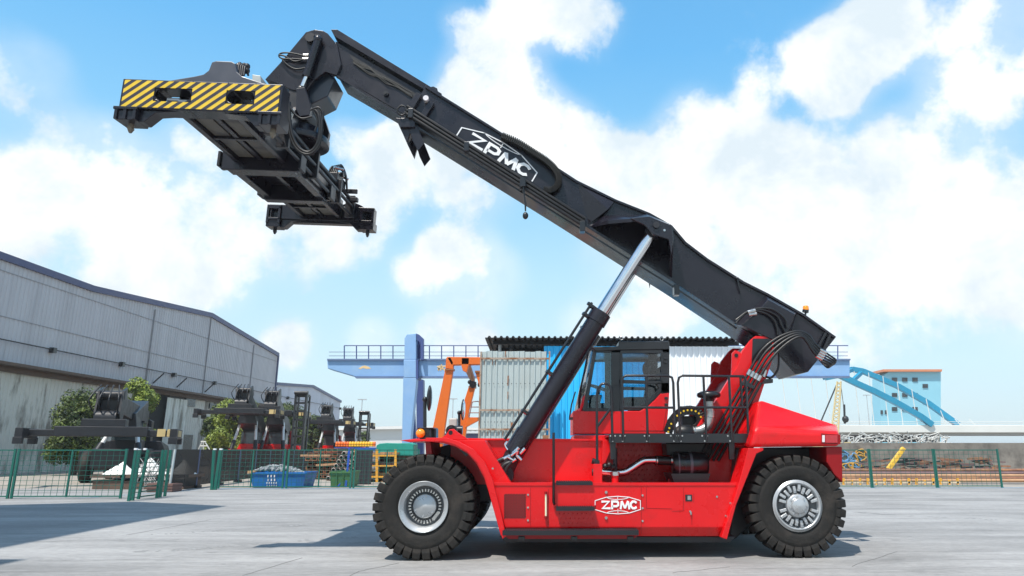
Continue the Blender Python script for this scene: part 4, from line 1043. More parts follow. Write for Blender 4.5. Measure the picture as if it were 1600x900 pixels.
# ---------- mirrors and lamps in front
for (x, ytop, ybot, Y, mx_, face) in ((664, 619, 684, .35, 671, False), (717.5, 640, 678, mir(.35), 723.5, True)):
    o = MB().tube([P(x, ybot, Y), P(x, ytop + 4, Y)], .028, 10).sphere(P(x, ytop + 5, Y), .045).build('mirror_post', BLKP, RS)
    c = P(mx_, 622 if not face else 640, Y); t = MB(); h_ = .21 if not face else .22
    t.sphere(c, h_, 20, 12, (.20, .55, 1.0)); t.cyl(P(x, ytop + 5, Y), c, .02, 8); t.build('mirror', BLKP, o)
    if face: t = MB(); t.sphere(c + Vector((.018, -.035, 0)), h_ * .9, 20, 12, (.17, .50, 1.0)); t.build('mirror_glass', MIRR, o)
c = P(657, 677, .2); o = MB().px([(652, 668), (672, 670), (672, 686), (656, 686)], .26, .5).box(c.x - .06, c.x + .2, .2, .5, c.z + .075, c.z + .09).build('lamp_bracket', BLKP, RS, bevel=.01)
MB().sphere(c, .075, 18, 12, (1, .8, .95)).build('turn_signal', ORG, o)
o = MB().px([(671, 668), (681, 668), (681, 686), (671, 686)], .5, .8).build('headlight_housing', BLKP, RS, bevel=.02)
c = P(711, 672, mir(.7)); o = MB().cyl((c.x - .1, c.y, c.z), (c.x + .15, c.y, c.z), .09, 18).build('headlight', BLKP, RS)
c = P(706, 673, mir(1.0)); MB().cyl((c.x, c.y - .1, c.z), (c.x, c.y + .1, c.z), .11, 18).lathe((c.x, c.y - .13, c.z), [(0, .06), (.02, .08), (.04, .05)], 18).build('horn', BLK, RS)
t = MB(); t.px([(566 + 100, 690), (670, 690), (670, 692), (666, 692)], .3, .4); t.build('front_strip', REDD, RS)
c = P(708, 660, mir(.3)); 
o = MB().box(c.x - .09, c.x + .09, c.y - .05, c.y + .1, c.z - .1, c.z + .09).build('work_lamp', mat('pale_lamp_body', (.5, .5, .46), .5), RS, bevel=.03)
# ================================================================== THE YARD
def slab(m, pts, dist, th):
    Y = CAM.y + dist; return m.prism(XZ(pts, Y), Y, Y + th)
# ---------- ground
def ground_mat():
    m = bpy.data.materials.new('yard_concrete'); m.use_nodes = True; t = m.node_tree; b = t.nodes['Principled BSDF']; n = t.nodes.new; l = t.links.new
    c = n('ShaderNodeTexCoord')
    def nz(scale, det, ro, sc, dist=0, rot=0):
        mp = n('ShaderNodeMapping'); mp.inputs['Scale'].default_value = sc; mp.inputs['Rotation'].default_value = (0, 0, rot); l(c.outputs['Object'], mp.inputs['Vector'])
        x = n('ShaderNodeTexNoise'); x.inputs['Scale'].default_value = scale; x.inputs['Detail'].default_value = det; x.inputs['Roughness'].default_value = ro; x.inputs['Distortion'].default_value = dist
        l(mp.outputs[0], x.inputs['Vector']); return x.outputs['Fac']
    def rng(v, a, b_, c_, d):
        r = n('ShaderNodeMapRange'); l(v, r.inputs['Value'])
        for k, q in zip(('From Min', 'From Max', 'To Min', 'To Max'), (a, b_, c_, d)): r.inputs[k].default_value = q
        return r.outputs[0]
    def mul(a, b_):
        q = n('ShaderNodeMath'); q.operation = 'MULTIPLY'; l(a, q.inputs[0]); l(b_, q.inputs[1]); return q.outputs[0]
    big = rng(nz(.22, 5, .6, (1, 1, 1), .4), .3, .7, .80, 1.16)
    streak = rng(nz(.9, 7, .65, (.18, 1, 1), .8, .12),   .3, .7, .72, 1.2)
    fine = rng(nz(9, 8, .75, (.6, 1.2, 1)), .25, .75, .74, 1.22)
    tyre = rng(nz(2.2, 6, .7, (.10, 1.6, 1), 1.5, -.08), .56, .70, 1, .66)
    spots = mul(rng(nz(2.5, 5, .7, (1, 1, 1), .3), .62, .72, 1, .74), rng(nz(.6, 7, .75, (.5, 1, 1), .6), .56, .68, 1, .80))
    f = mul(mul(mul(big, streak), mul(fine, tyre)), spots)
    v = n('ShaderNodeVectorMath'); v.operation = 'SCALE'; v.inputs[0].default_value = (.30, .294, .285); l(f, v.inputs['Scale'])
    l(v.outputs[0], b.inputs['Base Color']); b.inputs['Roughness'].default_value = .85; b.inputs['Specular IOR Level'].default_value = .3
    bu = n('ShaderNodeBump'); bu.inputs['Strength'].default_value = .35; bu.inputs['Distance'].default_value = .02; l(nz(14, 8, .7, (1, 1, 1)), bu.inputs['Height']); l(bu.outputs[0], b.inputs['Normal'])
    return m
g = MB(); g.add([(-1500, -400, 0), (1500, -400, 0), (1500, 2500, 0), (-1500, 2500, 0)], [(0, 1, 2, 3)])
go = g.build('ground', ground_mat()); struct(go)
FD = (G(400, 763.5).y - CAM.y)                # distance of the mesh fence
yf = CAM.y + FD
g = MB(); g.add([(-400, yf + .4, .004), (400, yf + .4, .004), (400, 1500, .004), (-400, 1500, .004)], [(0, 1, 2, 3)])
struct(g.build('storage_ground', mat('dusty_ground', (.30, .27, .23), .95, 0, .25, .5, .3, 8)))
g = MB(); a = G(235, 772, 0); g.add([(G(120, 779).x, G(120, 779).y, .005), (G(330, 765.5).x, yf - .25, .005), (70, yf - .25, .005), (70, yf - .05, .005), (G(330, 765.5).x, yf - .05, .005), (G(120, 779).x, G(120, 779).y + .25, .005)], [(0, 1, 4, 5), (1, 2, 3, 4)])
struct(g.build('painted_line', mat('pale_blue_line', (.22, .42, .60), .7, 0, .3, 2)))
# joints and hair cracks of the slabs
g = MB()
rnd = random.Random(12)
for (p, q) in ((G(560, 893), G(625, 880)), (G(500, 930), G(560, 893)), (G(1050, 895), G(1140, 886))):
    pts = []; 
    for i in range(9): pts.append(p.lerp(q, i / 8) + Vector((rnd.uniform(-.02, .02), rnd.uniform(-.02, .02), 0)))
    for a, b in zip(pts, pts[1:]): g.bar(a, b, .012, .006)
struct(g.build('slab_joints', mat('joint_dirt', (.14, .135, .13), .9)))

# ---------- warehouse on the left (gables face the yard)
def PX_(px, py, X):
    d = ray(px, py); t = (X - CAM.x) / d.x; return CAM + d * t
WX = P(199, 703, CAM.y + 70).x
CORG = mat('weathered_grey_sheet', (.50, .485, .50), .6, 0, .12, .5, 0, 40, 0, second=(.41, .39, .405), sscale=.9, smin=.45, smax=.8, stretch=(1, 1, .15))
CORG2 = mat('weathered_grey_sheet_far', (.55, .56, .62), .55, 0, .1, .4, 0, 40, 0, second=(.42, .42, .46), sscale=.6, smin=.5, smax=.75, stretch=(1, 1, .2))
BEIG = mat('beige_sheet', (.62, .60, .54), .6, 0, .12, .8, 0, 40, 0, second=(.22, .20, .17), sscale=.8, stretch=(1, 1, .25))
BTRM = mat('blue_trim', (.035, .05, .14), .4)
BROWN = mat('rusty_brown', (.11, .07, .05), .7, 0, .3, 3)
def gable(prof, X, zb, pitch=.45, depth=.045):
    """corrugated wall on plane X from a profile of (y, ztop)"""
    v = []; f = []
    y0, y1 = prof[0][0], prof[-1][0]; n = int((y1 - y0) / pitch)
    def zt(y):
        for (a, za), (b, zb_) in zip(prof, prof[1:]):
            if a <= y <= b: return za + (zb_ - za) * (y - a) / (b - a)
        return prof[-1][1]
    k = 0
    for i in range(n):
        for (fr, dx) in ((0, 0), (.45, 0), (.55, depth), (.9, depth)):
            y = y0 + (i + fr) * pitch; v += [(X + dx, y, zb), (X + dx, y, zt(y))]; k += 1
    v += [(X, y1, zb), (X, y1, zt(y1))]; k += 1
    for i in range(k - 1): f.append((2 * i, 2 * i + 2, 2 * i + 3, 2 * i + 1))
    m = MB(); m.add(v, f); return m
def pt(px, py): q = PX_(px, py, WX); return (q.y, q.z)
A1 = pt(329, 493); A2 = pt(434, 555); A0y = A1[0] - (A2[0] - A1[0]); A0 = (A0y, A2[1])
zc = pt(199, 598)[1]; zc2 = pt(350, 622)[1]
ZC = (zc + zc2) / 2
NB = A0y - 44; 
wh = thing('warehouse', 'large weathered grey corrugated warehouse with blue eaves at the left', 'warehouse', (WX, A1[0], 0))
prof = [(NB, A0[1] - .5), (NB + 22, A1[1]), (A0y - 0, A0[1]), A1, A2]
# visible slope of the near bay rises towards the apex
prof = [(NB, A0[1]), (NB + 22, A0[1]), A0, A1, A2]
gable(prof, WX, ZC).build('wall', CORG, wh)
m = MB(); 
for (a, b) in zip(prof, prof[1:]): m.bar((WX + .05, a[0], a[1] + .05), (WX + .05, b[0], b[1] + .05), .5, .35, up=(1, 0, 0))
m.bar((WX + .05, A2[0], 0), (WX + .05, A2[0], A2[1]), .3, .3); m.build('roof_trim', BTRM, wh)
m = MB(); 
m.add([(WX - .1, y, z - .05) for y, z in prof] + [(WX - 70, y, z - .05) for y, z in prof], [(i, i + 1, i + 6, i + 5) for i in range(4)]); m.box(WX - 70, WX - .1, A2[0] - .2, A2[0] - .05, 0, A2[1] - .1); m.box(WX - 70, WX - .1, NB + .05, NB + .2, 0, A0[1] - .1); m.build('roof', CORG, wh)
m = MB(); m.box(WX - .2, WX + .9, NB, A2[0] - .5, ZC - .22, ZC - .02); m.box(WX - .15, WX + .1, NB, A2[0] - .5, ZC - .6, ZC - .22); m.build('canopy', BROWN, wh)
ydoor0, ydoor1 = pt(228, 640)[0], pt(259, 640)[0]; ypan1 = pt(292, 640)[0]
m = gable([(NB, ZC - .35), (ydoor0, ZC - .35)], WX - .25, 0); m2 = gable([(ypan1, ZC - .35), (A2[0] - .3, ZC - .35)], WX - .25, 0); m.v, m.f, m.sm = m.v, m.f, m.sm; m.add(m2.v, m2.f); m.build('lower_wall', BEIG, wh)
m = gable([(ydoor1, ZC - .8), (ypan1, ZC - .8)], WX + .02, .1, .6, .05); m.build('sliding_door', mat('pale_sheet', (.70, .69, .63), .6, 0, .1, .7, second=(.28, .26, .22), sscale=.8, stretch=(1, 1, .2)), wh)
m = MB(); m.box(WX - 9, WX - .3, ydoor0 - 1, ydoor1 + 1, .02, ZC - .5); m.build('door_dark_box', mat('interior_shade', (.012, .012, .012), .9), wh)  # solid near-black box, the doorway's inner shade is in its colour
for (a, b) in (((293, 620), (306, 636)), ((286, 679), (301, 702)), ((330, 630), (341, 640)), ((405, 640), (412, 648))):  # the low one by the ground is a dark door
    p, q = pt(*a), pt(*b); m = MB(); m.box(WX - .3, WX - .1, p[0], q[0], q[1], p[1]); m.build('window', mat('dark_window', (.03, .035, .04), .2), wh)
m = MB(); pa = pt(199, 571); m.tube([(WX + .3, NB, pa[1]), (WX + .3, A2[0], pa[1])], .05, 6)
rnd = random.Random(4); y = NB + 2
while y < A2[0] - 1: m.box(WX + .1, WX + .45, y - .2, y + .2, pa[1] - .25, pa[1] + .15); y += 9.5
m.build('cable_run', BLKP, wh)
m = MB()
for z_ in (ZC + 3.1, ZC + 6.2): m.box(WX + .04, WX + .075, NB, A2[0] - .2, z_, z_ + .05)
m.build('sheet_laps', mat('lap_shade', (.30, .29, .30), .7), wh)
for y_ in (A1[0] - 12, A1[0], A1[0] + 13):
    m = MB(); m.tube([(WX + .13, y_, ZC), (WX + .13, y_, A2[1] + (.2 if y_ != A1[0] else 1.6))], .07, 6); m.build('downpipe', MATS['lap_shade'], wh)
for px_ in (237, 275, 320):
    q = PX_(px_, 600, WX); MB().tube([(WX + .1, q.y, ZC + .3), (WX + .9, q.y + .3, ZC + 1.3)], .07, 6).build('lamp_arm', BLKP, wh)
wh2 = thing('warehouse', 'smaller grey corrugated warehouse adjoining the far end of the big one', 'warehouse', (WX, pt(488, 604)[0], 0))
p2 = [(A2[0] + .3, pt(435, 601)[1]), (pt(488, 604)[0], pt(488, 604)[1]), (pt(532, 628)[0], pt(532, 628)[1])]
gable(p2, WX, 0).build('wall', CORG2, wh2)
m = MB()
for (a, b) in zip(p2, p2[1:]): m.bar((WX + .05, a[0], a[1] + .05), (WX + .05, b[0], b[1] + .05), .4, .35, up=(1, 0, 0))
m.build('roof_trim', BTRM, wh2)
m = MB(); m.add([(WX - .1, y, z - .05) for y, z in p2] + [(WX - 70, y, z - .05) for y, z in p2], [(0, 1, 4, 3), (1, 2, 5, 4)]); m.box(WX - 70, WX - .1, p2[-1][0] - .2, p2[-1][0] - .05, 0, p2[-1][1] - .1); m.build('roof', CORG2, wh2)
for (a, b) in (((436, 632), (444, 642)), ((452, 636), (460, 644)), ((470, 640), (476, 647))):
    p, q = pt(*a), pt(*b); MB().box(WX + .05, WX + .14, p[0], q[0], q[1], p[1]).build('window', MATS['dark_window'], wh2)
m = MB(); m.tube([(WX + .3, A2[0] + .3, pa[1]), (WX + .3, p2[-1][0], pa[1])], .05, 6); y = A2[0] + 5
while y < p2[-1][0]: m.box(WX + .1, WX + .45, y - .2, y + .2, pa[1] - .25, pa[1] + .15); y += 9.5
m.build('cable_run', BLKP, wh2)

# ---------- trees
LEAF = mat('leaves', (.10, .14, .018), .6, 0, .45, 1.3, second=(.03, .055, .012), sscale=.9, smin=.42, smax=.6)
BARK = mat('bark', (.06, .045, .035), .9)
def tree(px, dist, ybot_px, ytop, wpx, label, seed, nleaf=2600, leafm=LEAF):
    rnd = random.Random(seed); base = D(px, 703, dist); sc = dist / F
    h = (703 - ytop) * sc + CAM.z; w_ = wpx * sc / 2
    r = thing('tree', label, 'tree', (base.x, base.y, 0), 'leafy trees by the warehouses')
    t = MB(); t.tube([(base.x, base.y, 0), (base.x + .1, base.y, h * .3), (base.x, base.y, h * .6)], [.22, .16, .07], 8)
    for k in range(6):
        a = k * 1.1 + rnd.random(); t.tube([(base.x + .05, base.y, h * (.25 + .05 * k)), (base.x + w_ * .6 * math.cos(a), base.y + w_ * .6 * math.sin(a), h * (.5 + .07 * k))], [.09, .03], 6)
    t.build('trunk', BARK, r)
    cl = []
    for k in range(60):
        a = rnd.uniform(0, 6.28); q = math.sqrt(rnd.random()); zz = rnd.uniform(.18, .97)
        wz = math.sin(math.pi * (zz * .82 + .12)) ** .5
        cl.append((Vector((base.x + w_ * q * wz * math.cos(a) * .8, base.y + w_ * q * wz * math.sin(a) * .8, h * zz - .1)), rnd.uniform(.20, .36) * w_))
    m = MB(); vs = []; fs = []
    for i in range(nleaf * 5):
        c, cr = rnd.choice(cl); d = Vector((rnd.gauss(0, 1), rnd.gauss(0, 1), rnd.gauss(0, 1))).normalized() * cr * (rnd.random() ** .3)
        p = c + d
        if p.z < .3: continue
        s_ = rnd.uniform(.06, .13) * (dist / 70) ** .6
        n_ = (d.normalized() + Vector((rnd.uniform(-.7, .7), rnd.uniform(-.7, .7), rnd.uniform(-.3, .9)))).normalized(); x = n_.orthogonal().normalized(); x.rotate(Matrix.Rotation(rnd.random() * 6.28, 3, n_)); y = n_.cross(x)
        k = len(vs); vs += [p + x * s_, p + y * s_ * .7, p - x * s_, p - y * s_ * .7]; fs.append((k, k + 1, k + 2, k + 3))
    m.add(vs, fs); m.build('crown', leafm, r, recalc=False)
    return r
LEAFY = mat('bright_leaves', (.22, .28, .025), .6, 0, .4, 1.2, second=(.10, .15, .018), sscale=1.1, smin=.42, smax=.6)
tree(205, 60, 700, 598, 66, 'bright green tree at the left edge in front of the warehouse door', 1, 3600, LEAFY)
tree(120, 52, 700, 610, 90, 'leafy tree beyond the leftmost parked reach stacker', 21, 3800, LEAF)
tree(336, 74, 700, 636, 46, 'dark green tree left of the first parked reach stacker', 2, 3000, LEAF)
tree(368, 72, 700, 630, 92, 'bright round tree behind the white rods of the first parked reach stacker', 3, 4200, LEAFY)
tree(440, 80, 700, 636, 74, 'dense green tree between the parked stackers and the tall mast', 4, 4000, LEAF)
tree(404, 76, 700, 638, 60, 'dark green tree between the first two parked reach stackers', 31, 3600, LEAF)
tree(486, 92, 700, 652, 40, 'dark tree just right of the tall black mast', 32, 2400, LEAF)
tree(468, 86, 700, 650, 30, 'narrow dark tree directly behind the tall black mast', 5, 1800, LEAF)
tree(504, 96, 700, 658, 44, 'small green tree between the third and fourth parked reach stackers', 6, 2400, LEAFY)
tree(548, 120, 700, 676, 22, 'small distant tree right of the parked reach stackers', 7, 900, LEAF)
tree(569, 110, 700, 674, 20, 'small dark tree at the foot of the farther mast', 8, 900, LEAF)

# ---------- parked reach stackers in the distance
DKM = mat('parked_dark_paint', (.012, .012, .015), .45, 0, .2, 2, coat=.05)
def parked(label, low=False, RED=RED, REDD=REDD):
    r = thing('parked_reach_stacker', label, 'reach stacker', (0, 0, 0), 'reach stackers parked along the warehouses')
    def b(m, name, ma, **k): return m.build(name, ma, r, **k)
    hz = 3.9 if low else 6.1; hy = -6.5 if low else -4.4
    m = MB(); m.loft([Vector((x, 3.0, z)) for x, z in ((-.45, 2.9), (.45, 2.9), (.45, 3.9), (-.45, 3.9))], [Vector((x, hy, z)) for x, z in ((-.4, hz - .5), (.4, hz - .5), (.4, hz + .35), (-.4, hz + .35))]); m.loft([Vector((x, 1.0, z)) for x, z in ((-.7, 2.9), (.7, 2.9), (.6, 4.4), (-.6, 4.4))], [Vector((x, -2.6, z)) for x, z in ((-.75, hz * .62), (.75, hz * .62), (.55, hz * .62 + 1.1), (-.55, hz * .62 + 1.1))]); b(m, 'boom', DKM, bevel=.03)
    m = MB(); 
    for s in (-1, 1): m.loft([Vector((s * .5 + a, y, z)) for a, y, z in ((0, hy - .3, hz - 1.2), (0, hy - .9, hz - .6), (0, hy - .5, hz + .5), (0, hy + .3, hz + .7), (0, hy + .8, hz))], [Vector((s * .5 + .08, y, z)) for y, z in ((hy - .3, hz - 1.2), (hy - .9, hz - .6), (hy - .5, hz + .5), (hy + .3, hz + .7), (hy + .8, hz))])
    m.cyl((-.6, hy - .2, hz + .3), (.6, hy - .2, hz + .3), .2, 12); m.cyl((-.45, hy - .7, hz - .8), (.45, hy - .7, hz - .8), .35, 12)
    for k in range(4): m.tube(spline([(-.5 + .3 * k, hy - .6, hz - .6), (-.7 + .4 * k, hy - 1.2, hz), (-.4 + .25 * k, hy - .5, hz + .75)], 4), .035, 5)
    b(m, 'boom_head', DKM)
    m = MB(); zz = hz - 1.75
    m.box(-1.9, 1.9, hy - 1.2, hy, zz + .1, zz + .55); m.box(-3.05, 3.05, hy - 1.0, hy - .75, zz + .1, zz + .4); m.box(-3.05, 3.05, hy - .45, hy - .2, zz + .1, zz + .4); m.box(-.9, .9, hy - 1.1, hy - .1, zz + .5, zz + .9)
    b(m, 'spreader', DKM, bevel=.03)
    for s in (-1, 1):
        m = MB(); m.box(s * 3.05 - .15, s * 3.05 + .15, hy - 1.85, hy + .6, zz, zz + .45); 
        for q in (-1.75, .5): m.box(s * 3.05 - .18, s * 3.05 + .18, hy + q - .15, hy + q + .15, zz - .25, zz + .05)
        e = b(m, 'end_beam', DKM, bevel=.02)
        m = MB()
        for q in (-1.0, -.3): m.box(s * 3.0 + .16 if s > 0 else s * 3.0 - .22, s * 3.0 + .22 if s > 0 else s * 3.0 - .16, hy + q - .3, hy + q + .3, zz + .1, zz + .38)
        if s > 0:
            m.box(2.3, 2.65, hy - 1.24, hy - 1.2, zz + .1, zz + .45); m.box(2.72, 3.0, hy - 1.24, hy - 1.2, zz + .1, zz + .45)
        m.build('marker_plates', mat('pale_yellow_plate', (.6, .45, .2), .5), e)
    for s in (-1, 1):
        t = Vector((s * .62, -1.9, hz * .62 + .2)); q = Vector((s * .95, -2.9, 1.55)); mid = q.lerp(t, .35)
        m = MB(); m.cyl(q, mid, .17, 12); o = b(m, 'lift_cylinder', DKM); m = MB(); m.cyl(mid, t, .11, 12); m.build('piston_rod', mat('bright_rod', (.75, .75, .74), .3, .3, .05), o)
    m = MB(); m.box(-1.1, 1.1, -3.3, 4.2, .7, 1.7); m.box(-1.9, -1.1, -2.0, 1.6, .55, 1.6); m.box(1.1, 1.9, -2.0, 1.6, .55, 1.6); m.loft([Vector((x, 1.9, z)) for x, z in ((-1.7, 1.5), (1.7, 1.5), (1.4, 2.15), (-1.4, 2.15))], [Vector((x, 4.6, z)) for x, z in ((-1.7, 1.3), (1.7, 1.3), (1.5, 1.9), (-1.5, 1.9))]); b(m, 'body', RED, bevel=.04)
    for s in (-1, 1): m = MB(); m.prism([(s * .55, 1.6), (s * .8, 1.6), (s * .75, 3.3), (s * .55, 3.4)], 2.2, 3.1); b(m, 'boom_support', REDD, bevel=.02)
    m = MB(); m.box(-.75, .75, -.9, .5, 1.7, 2.15); c = b(m, 'cab', RED, bevel=.03); m = MB(); m.box(-.72, .72, -.85, .45, 2.15, 3.1); m.build('cab_glass', mat('reflective_window', (.08, .11, .12), .12, .3, .2), c, bevel=.02); m = MB(); m.box(-.78, .78, -.9, .55, 3.1, 3.2); m.build('cab_roof', DKM, c)
    for (x, y, n_) in ((-1.6, -2.6, 'wheel'), (1.15, -2.6, 'wheel'), (-1.5, 3.3, 'wheel'), (1.1, 3.3, 'wheel')):
        m = MB(); m.lathe((x, y, .8), [(0, .38), (.02, .72), (.1, .8), (.4, .8), (.48, .72), (.5, .38)], 24, 'X'); o = b(m, n_, TYRE); m = MB(); m.lathe((x + .02, y, .8), [(0, .38), (.08, .25), (.08, .001)], 16, 'X'); m.lathe((x + .48, y, .8), [(0, .38), (-.08, .25), (-.08, .001)], 16, 'X'); m.build('rim', SILV, o)
    return r
proto = parked('parked red reach stacker nearest the big warehouse, its dark spreader spanning left')
def place(o, px, dist, rz, label, s=1):
    p = D(px, 703, dist); o.location = (p.x, p.y, 0); o.rotation_euler.z = R(rz); o.scale = (s, s, s); o['label'] = label; return o
place(proto, 392, 66, 9, 'parked red reach stacker with dark boom just right of the round bright tree')
place(dup(proto), 434, 69, 9, 'second parked red reach stacker from the left, just left of the tall black mast')
place(dup(proto), 516, 90, 7, 'parked red reach stacker just right of the tall black mast')
place(dup(proto), 548, 96, 7, 'parked red reach stacker farthest right of the row, near the blue crane')
lowp = parked('x', True, DKM, DKM)
place(lowp, 199, 42.7, 20, 'dark reach stacker with its spreader low, cut off by the left fence gate', 1.0)

# ---------- tall masts of forklifts
def mast(px0, px1, ytop, dist, label):
    a, b = D(px0, ytop, dist), D(px1, ytop, dist); r = thing('forklift_mast', label, 'mast', ((a.x + b.x) / 2, a.y, 0), 'tall ladder-like masts')
    w_ = b.x - a.x; z = a.z; m = MB()
    for s in (0, 1):
        x = a.x + s * w_; m = MB(); m.box(x - .14 if s else x, x if s else x + .14, a.y - .2, a.y + .2, 0, z); m.build('mast_rail', DKM, r)
        m = MB(); m.box(x - .10 if s else x - .0, x if s else x + .10, a.y + .7, a.y + .9, 0, z * .97); m.build('mast_rail', DKM, r)
    n_ = 9 if ytop < 630 else 7
    for k in range(n_):
        zz = z * (.12 + .86 * k / (n_ - 1)); m = MB(); m.box(a.x + .142, b.x - .142, a.y - .1, a.y + .12, zz - .11, zz + .05); m.build('crossbar', DKM, r)
    m = MB(); m.cyl((a.x, a.y - .25, z), (b.x + .1, a.y - .25, z), .14, 10); m.box(a.x, b.x, a.y + .2, a.y + .72, z - .3, z - .1); m.box(a.x - .5, b.x + .5, a.y + .3, a.y + 1.6, .25, 1.1); m.build('mast_head', DKM, r)
    return r
mast(462, 481, 614, 62, 'tall black ladder-like forklift mast between the parked reach stackers')
mast(562, 577, 644, 88, 'shorter distant black forklift mast left of the blue gantry crane leg')
# slim light masts
for (px, yt, dist, lab) in ((566, 625, 140, 'thin distant lamp post behind the farther black mast'), (708, 624, 140, 'thin distant lamp post between the orange gantry legs'), (1354, 618, 170, 'thin distant lamp post beside the yellow crane jib under the blue arch')):
    p = D(px, yt, dist); r = thing('lamp_post', lab, 'lamp post', (p.x, p.y, 0)); MB().tube([(p.x, p.y, 0), (p.x, p.y, p.z)], [.14, .07], 8).build('pole', mat('galvanised', (.5, .52, .53), .4, .3), r); MB().box(p.x - .8, p.x + .8, p.y - .2, p.y + .2, p.z, p.z + .18).build('lamp_head', MATS['galvanised'], r)

# ---------- blue gantry crane
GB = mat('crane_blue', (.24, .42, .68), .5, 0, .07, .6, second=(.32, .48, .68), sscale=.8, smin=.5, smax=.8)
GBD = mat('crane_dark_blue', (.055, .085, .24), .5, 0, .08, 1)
DC = 56; gy = CAM.y + DC
cr = thing('gantry_crane', 'pale blue gantry crane with long girder and handrail behind the sheds', 'gantry crane', (D(645, 703, DC).x, gy, 0))
m = MB(); slab(m, [(511, 562), (1328, 562), (1328, 588), (555, 588.5), (512, 576)], DC, 1.6); m.build('girder', GB, cr, bevel=.05)
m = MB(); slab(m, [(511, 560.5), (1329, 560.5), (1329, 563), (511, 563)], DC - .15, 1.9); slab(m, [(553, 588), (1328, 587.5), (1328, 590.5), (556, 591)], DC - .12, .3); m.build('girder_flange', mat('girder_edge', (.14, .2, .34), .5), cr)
m = MB()
for x in list(range(538, 860, 19)) + list(range(1195, 1326, 19)):
    p, q = D(x, 561, DC), D(x, 540, DC); m.tube([p, q], .045, 6)
for y in (540, 550, 556): m.tube([D(538 if y == 540 else 514, y, DC), D(1325, y, DC)], .04 if y == 540 else .022, 6)
m.build('handrail', GBD, cr)
p = MB(); 
slab(p, [(632, 528), (636, 522), (650, 521), (650, 562), (632, 562)], DC - .6, 1.5); slab(p, [(630.5, 562), (650, 562), (650, 590), (631, 590)], DC - .62, .6)
p.build('upper_post', GB, cr, bevel=.04)
p = MB(); slab(p, [(650, 521), (655, 523), (661.5, 529), (661.5, 562), (657, 562), (657, 535), (650, 530)], DC - .5, .4); slab(p, [(650, 562), (653, 562), (653, 592), (650, 592)], DC - .62, 1.6); slab(p, [(649.8, 524), (657, 530), (657, 562), (650, 562)], DC + .2, .9); p.build('post_shaded_side', GBD, cr)  # post's side face coloured dark blue to stand for its shade
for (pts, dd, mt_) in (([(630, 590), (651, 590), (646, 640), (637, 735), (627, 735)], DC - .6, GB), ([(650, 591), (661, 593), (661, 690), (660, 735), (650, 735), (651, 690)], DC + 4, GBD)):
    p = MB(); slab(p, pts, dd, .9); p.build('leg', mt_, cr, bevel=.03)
p = MB(); slab(p, [(644, 642), (647, 640), (653, 735), (646, 735)], DC + 1, .5); p.build('brace', GBD, cr)
# painted emblem marks on the girder
EM = mat('ochre_emblem', (.78, .55, .28), .6)
m = MB(); slab(m, [(560, 575.5), (566, 572), (570, 571), (576, 573), (580, 576), (572, 576.5), (567, 574.8), (563, 577)], DC - .01, .02)
m.build('girder_mark', EM, cr)
m = MB()
for (a, b) in (((683, 573), (697, 572)), ((690, 569), (688.5, 579)), ((684, 578), (690, 573)), ((690, 573), (696, 580)), ((684, 576), (694, 576)), ((687, 571), (685, 579))): m.bar(D(*a, DC - .01), D(*b, DC - .01), .03, .09)
m.build('girder_mark', EM, cr)
# ---------- orange gantry
OR = mat('gantry_orange', (.74, .14, .006), .45, 0, .08, 1, second=(.55, .12, .02), sscale=1, smin=.5, smax=.8)
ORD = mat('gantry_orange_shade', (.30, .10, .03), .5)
DO = 42
og = thing('gantry_hoist', 'orange gantry hoist frame with slanted legs beside the corrugated shed', 'gantry hoist', (D(700, 703, DO).x, CAM.y + DO, 0))
for (pts, dd, n_) in (([(696, 575), (708, 574), (690, 703), (686, 740), (667, 740), (673, 684)], DO, 'leg'), ([(697, 559), (704, 558), (708, 566), (708, 575), (696, 577)], DO, 'leg_top'), ([(732, 605), (742, 605), (733, 640), (719, 735), (702, 735), (721, 640)], DO + 3, 'leg'), ([(743, 583), (752, 583), (770, 735), (764, 735), (754, 620)], DO, 'leg')):
    m = MB(); slab(m, pts, dd, .45); m.build(n_, OR, og, bevel=.02)
m = MB(); slab(m, [(698, 557.5), (752, 558), (752, 569), (705, 570)], DO, .6); m.build('top_beam', OR, og, bevel=.02)
m = MB(); slab(m, [(695, 576), (709, 576), (709, 578.5), (695, 578.5)], DO - .1, .6); slab(m, [(742, 579), (752, 579), (752, 582), (742, 582)], DO - .1, .6); slab(m, [(732, 603), (743, 603), (743, 606), (732, 606)], DO + 2.9, .6); m.build('leg_flange', ORD, og)
m = MB(); a = [D(x, y, DO) for x, y in ((721, 559), (733, 559), (733, 567), (729, 582), (723, 579), (721, 572))]; m.loft(a, [q + Vector((0, .35, 0)) for q in a])
m.build('cross_girder_end', OR, og, bevel=.02)
m = MB(); A = [D(x, y, DO + .35) for x, y in ((724, 566), (733, 562), (733, 568), (728, 582))]; B = [D(x, y, DO + 3) for x, y in ((735, 594), (742, 590), (742, 597), (738, 601))]; m.loft(A, B); m.build('cross_girder', ORD, og)
m = MB(); m.sphere(D(739, 601, DO + 2), .22, 10, 6); m.sphere(D(734, 597, DO + 2), .13, 8, 6); m.sphere(D(748, 601, DO + 2), .07, 8, 6, (1, 1, 2)); m.box(D(736, 600, DO + 2).x, D(744, 600, DO + 2).x, CAM.y + DO + 1.8, CAM.y + DO + 2.2, D(738, 604, DO + 2).z, D(738, 597, DO + 2).z); m.build('hoist_trolley', NAVYM, og)
m = MB(); slab(m, [(731, 652), (751, 652), (751, 655), (734, 664), (727, 668)], DO + 2.9, .5); m.build('service_platform', OR, og, bevel=.01)
m = MB()
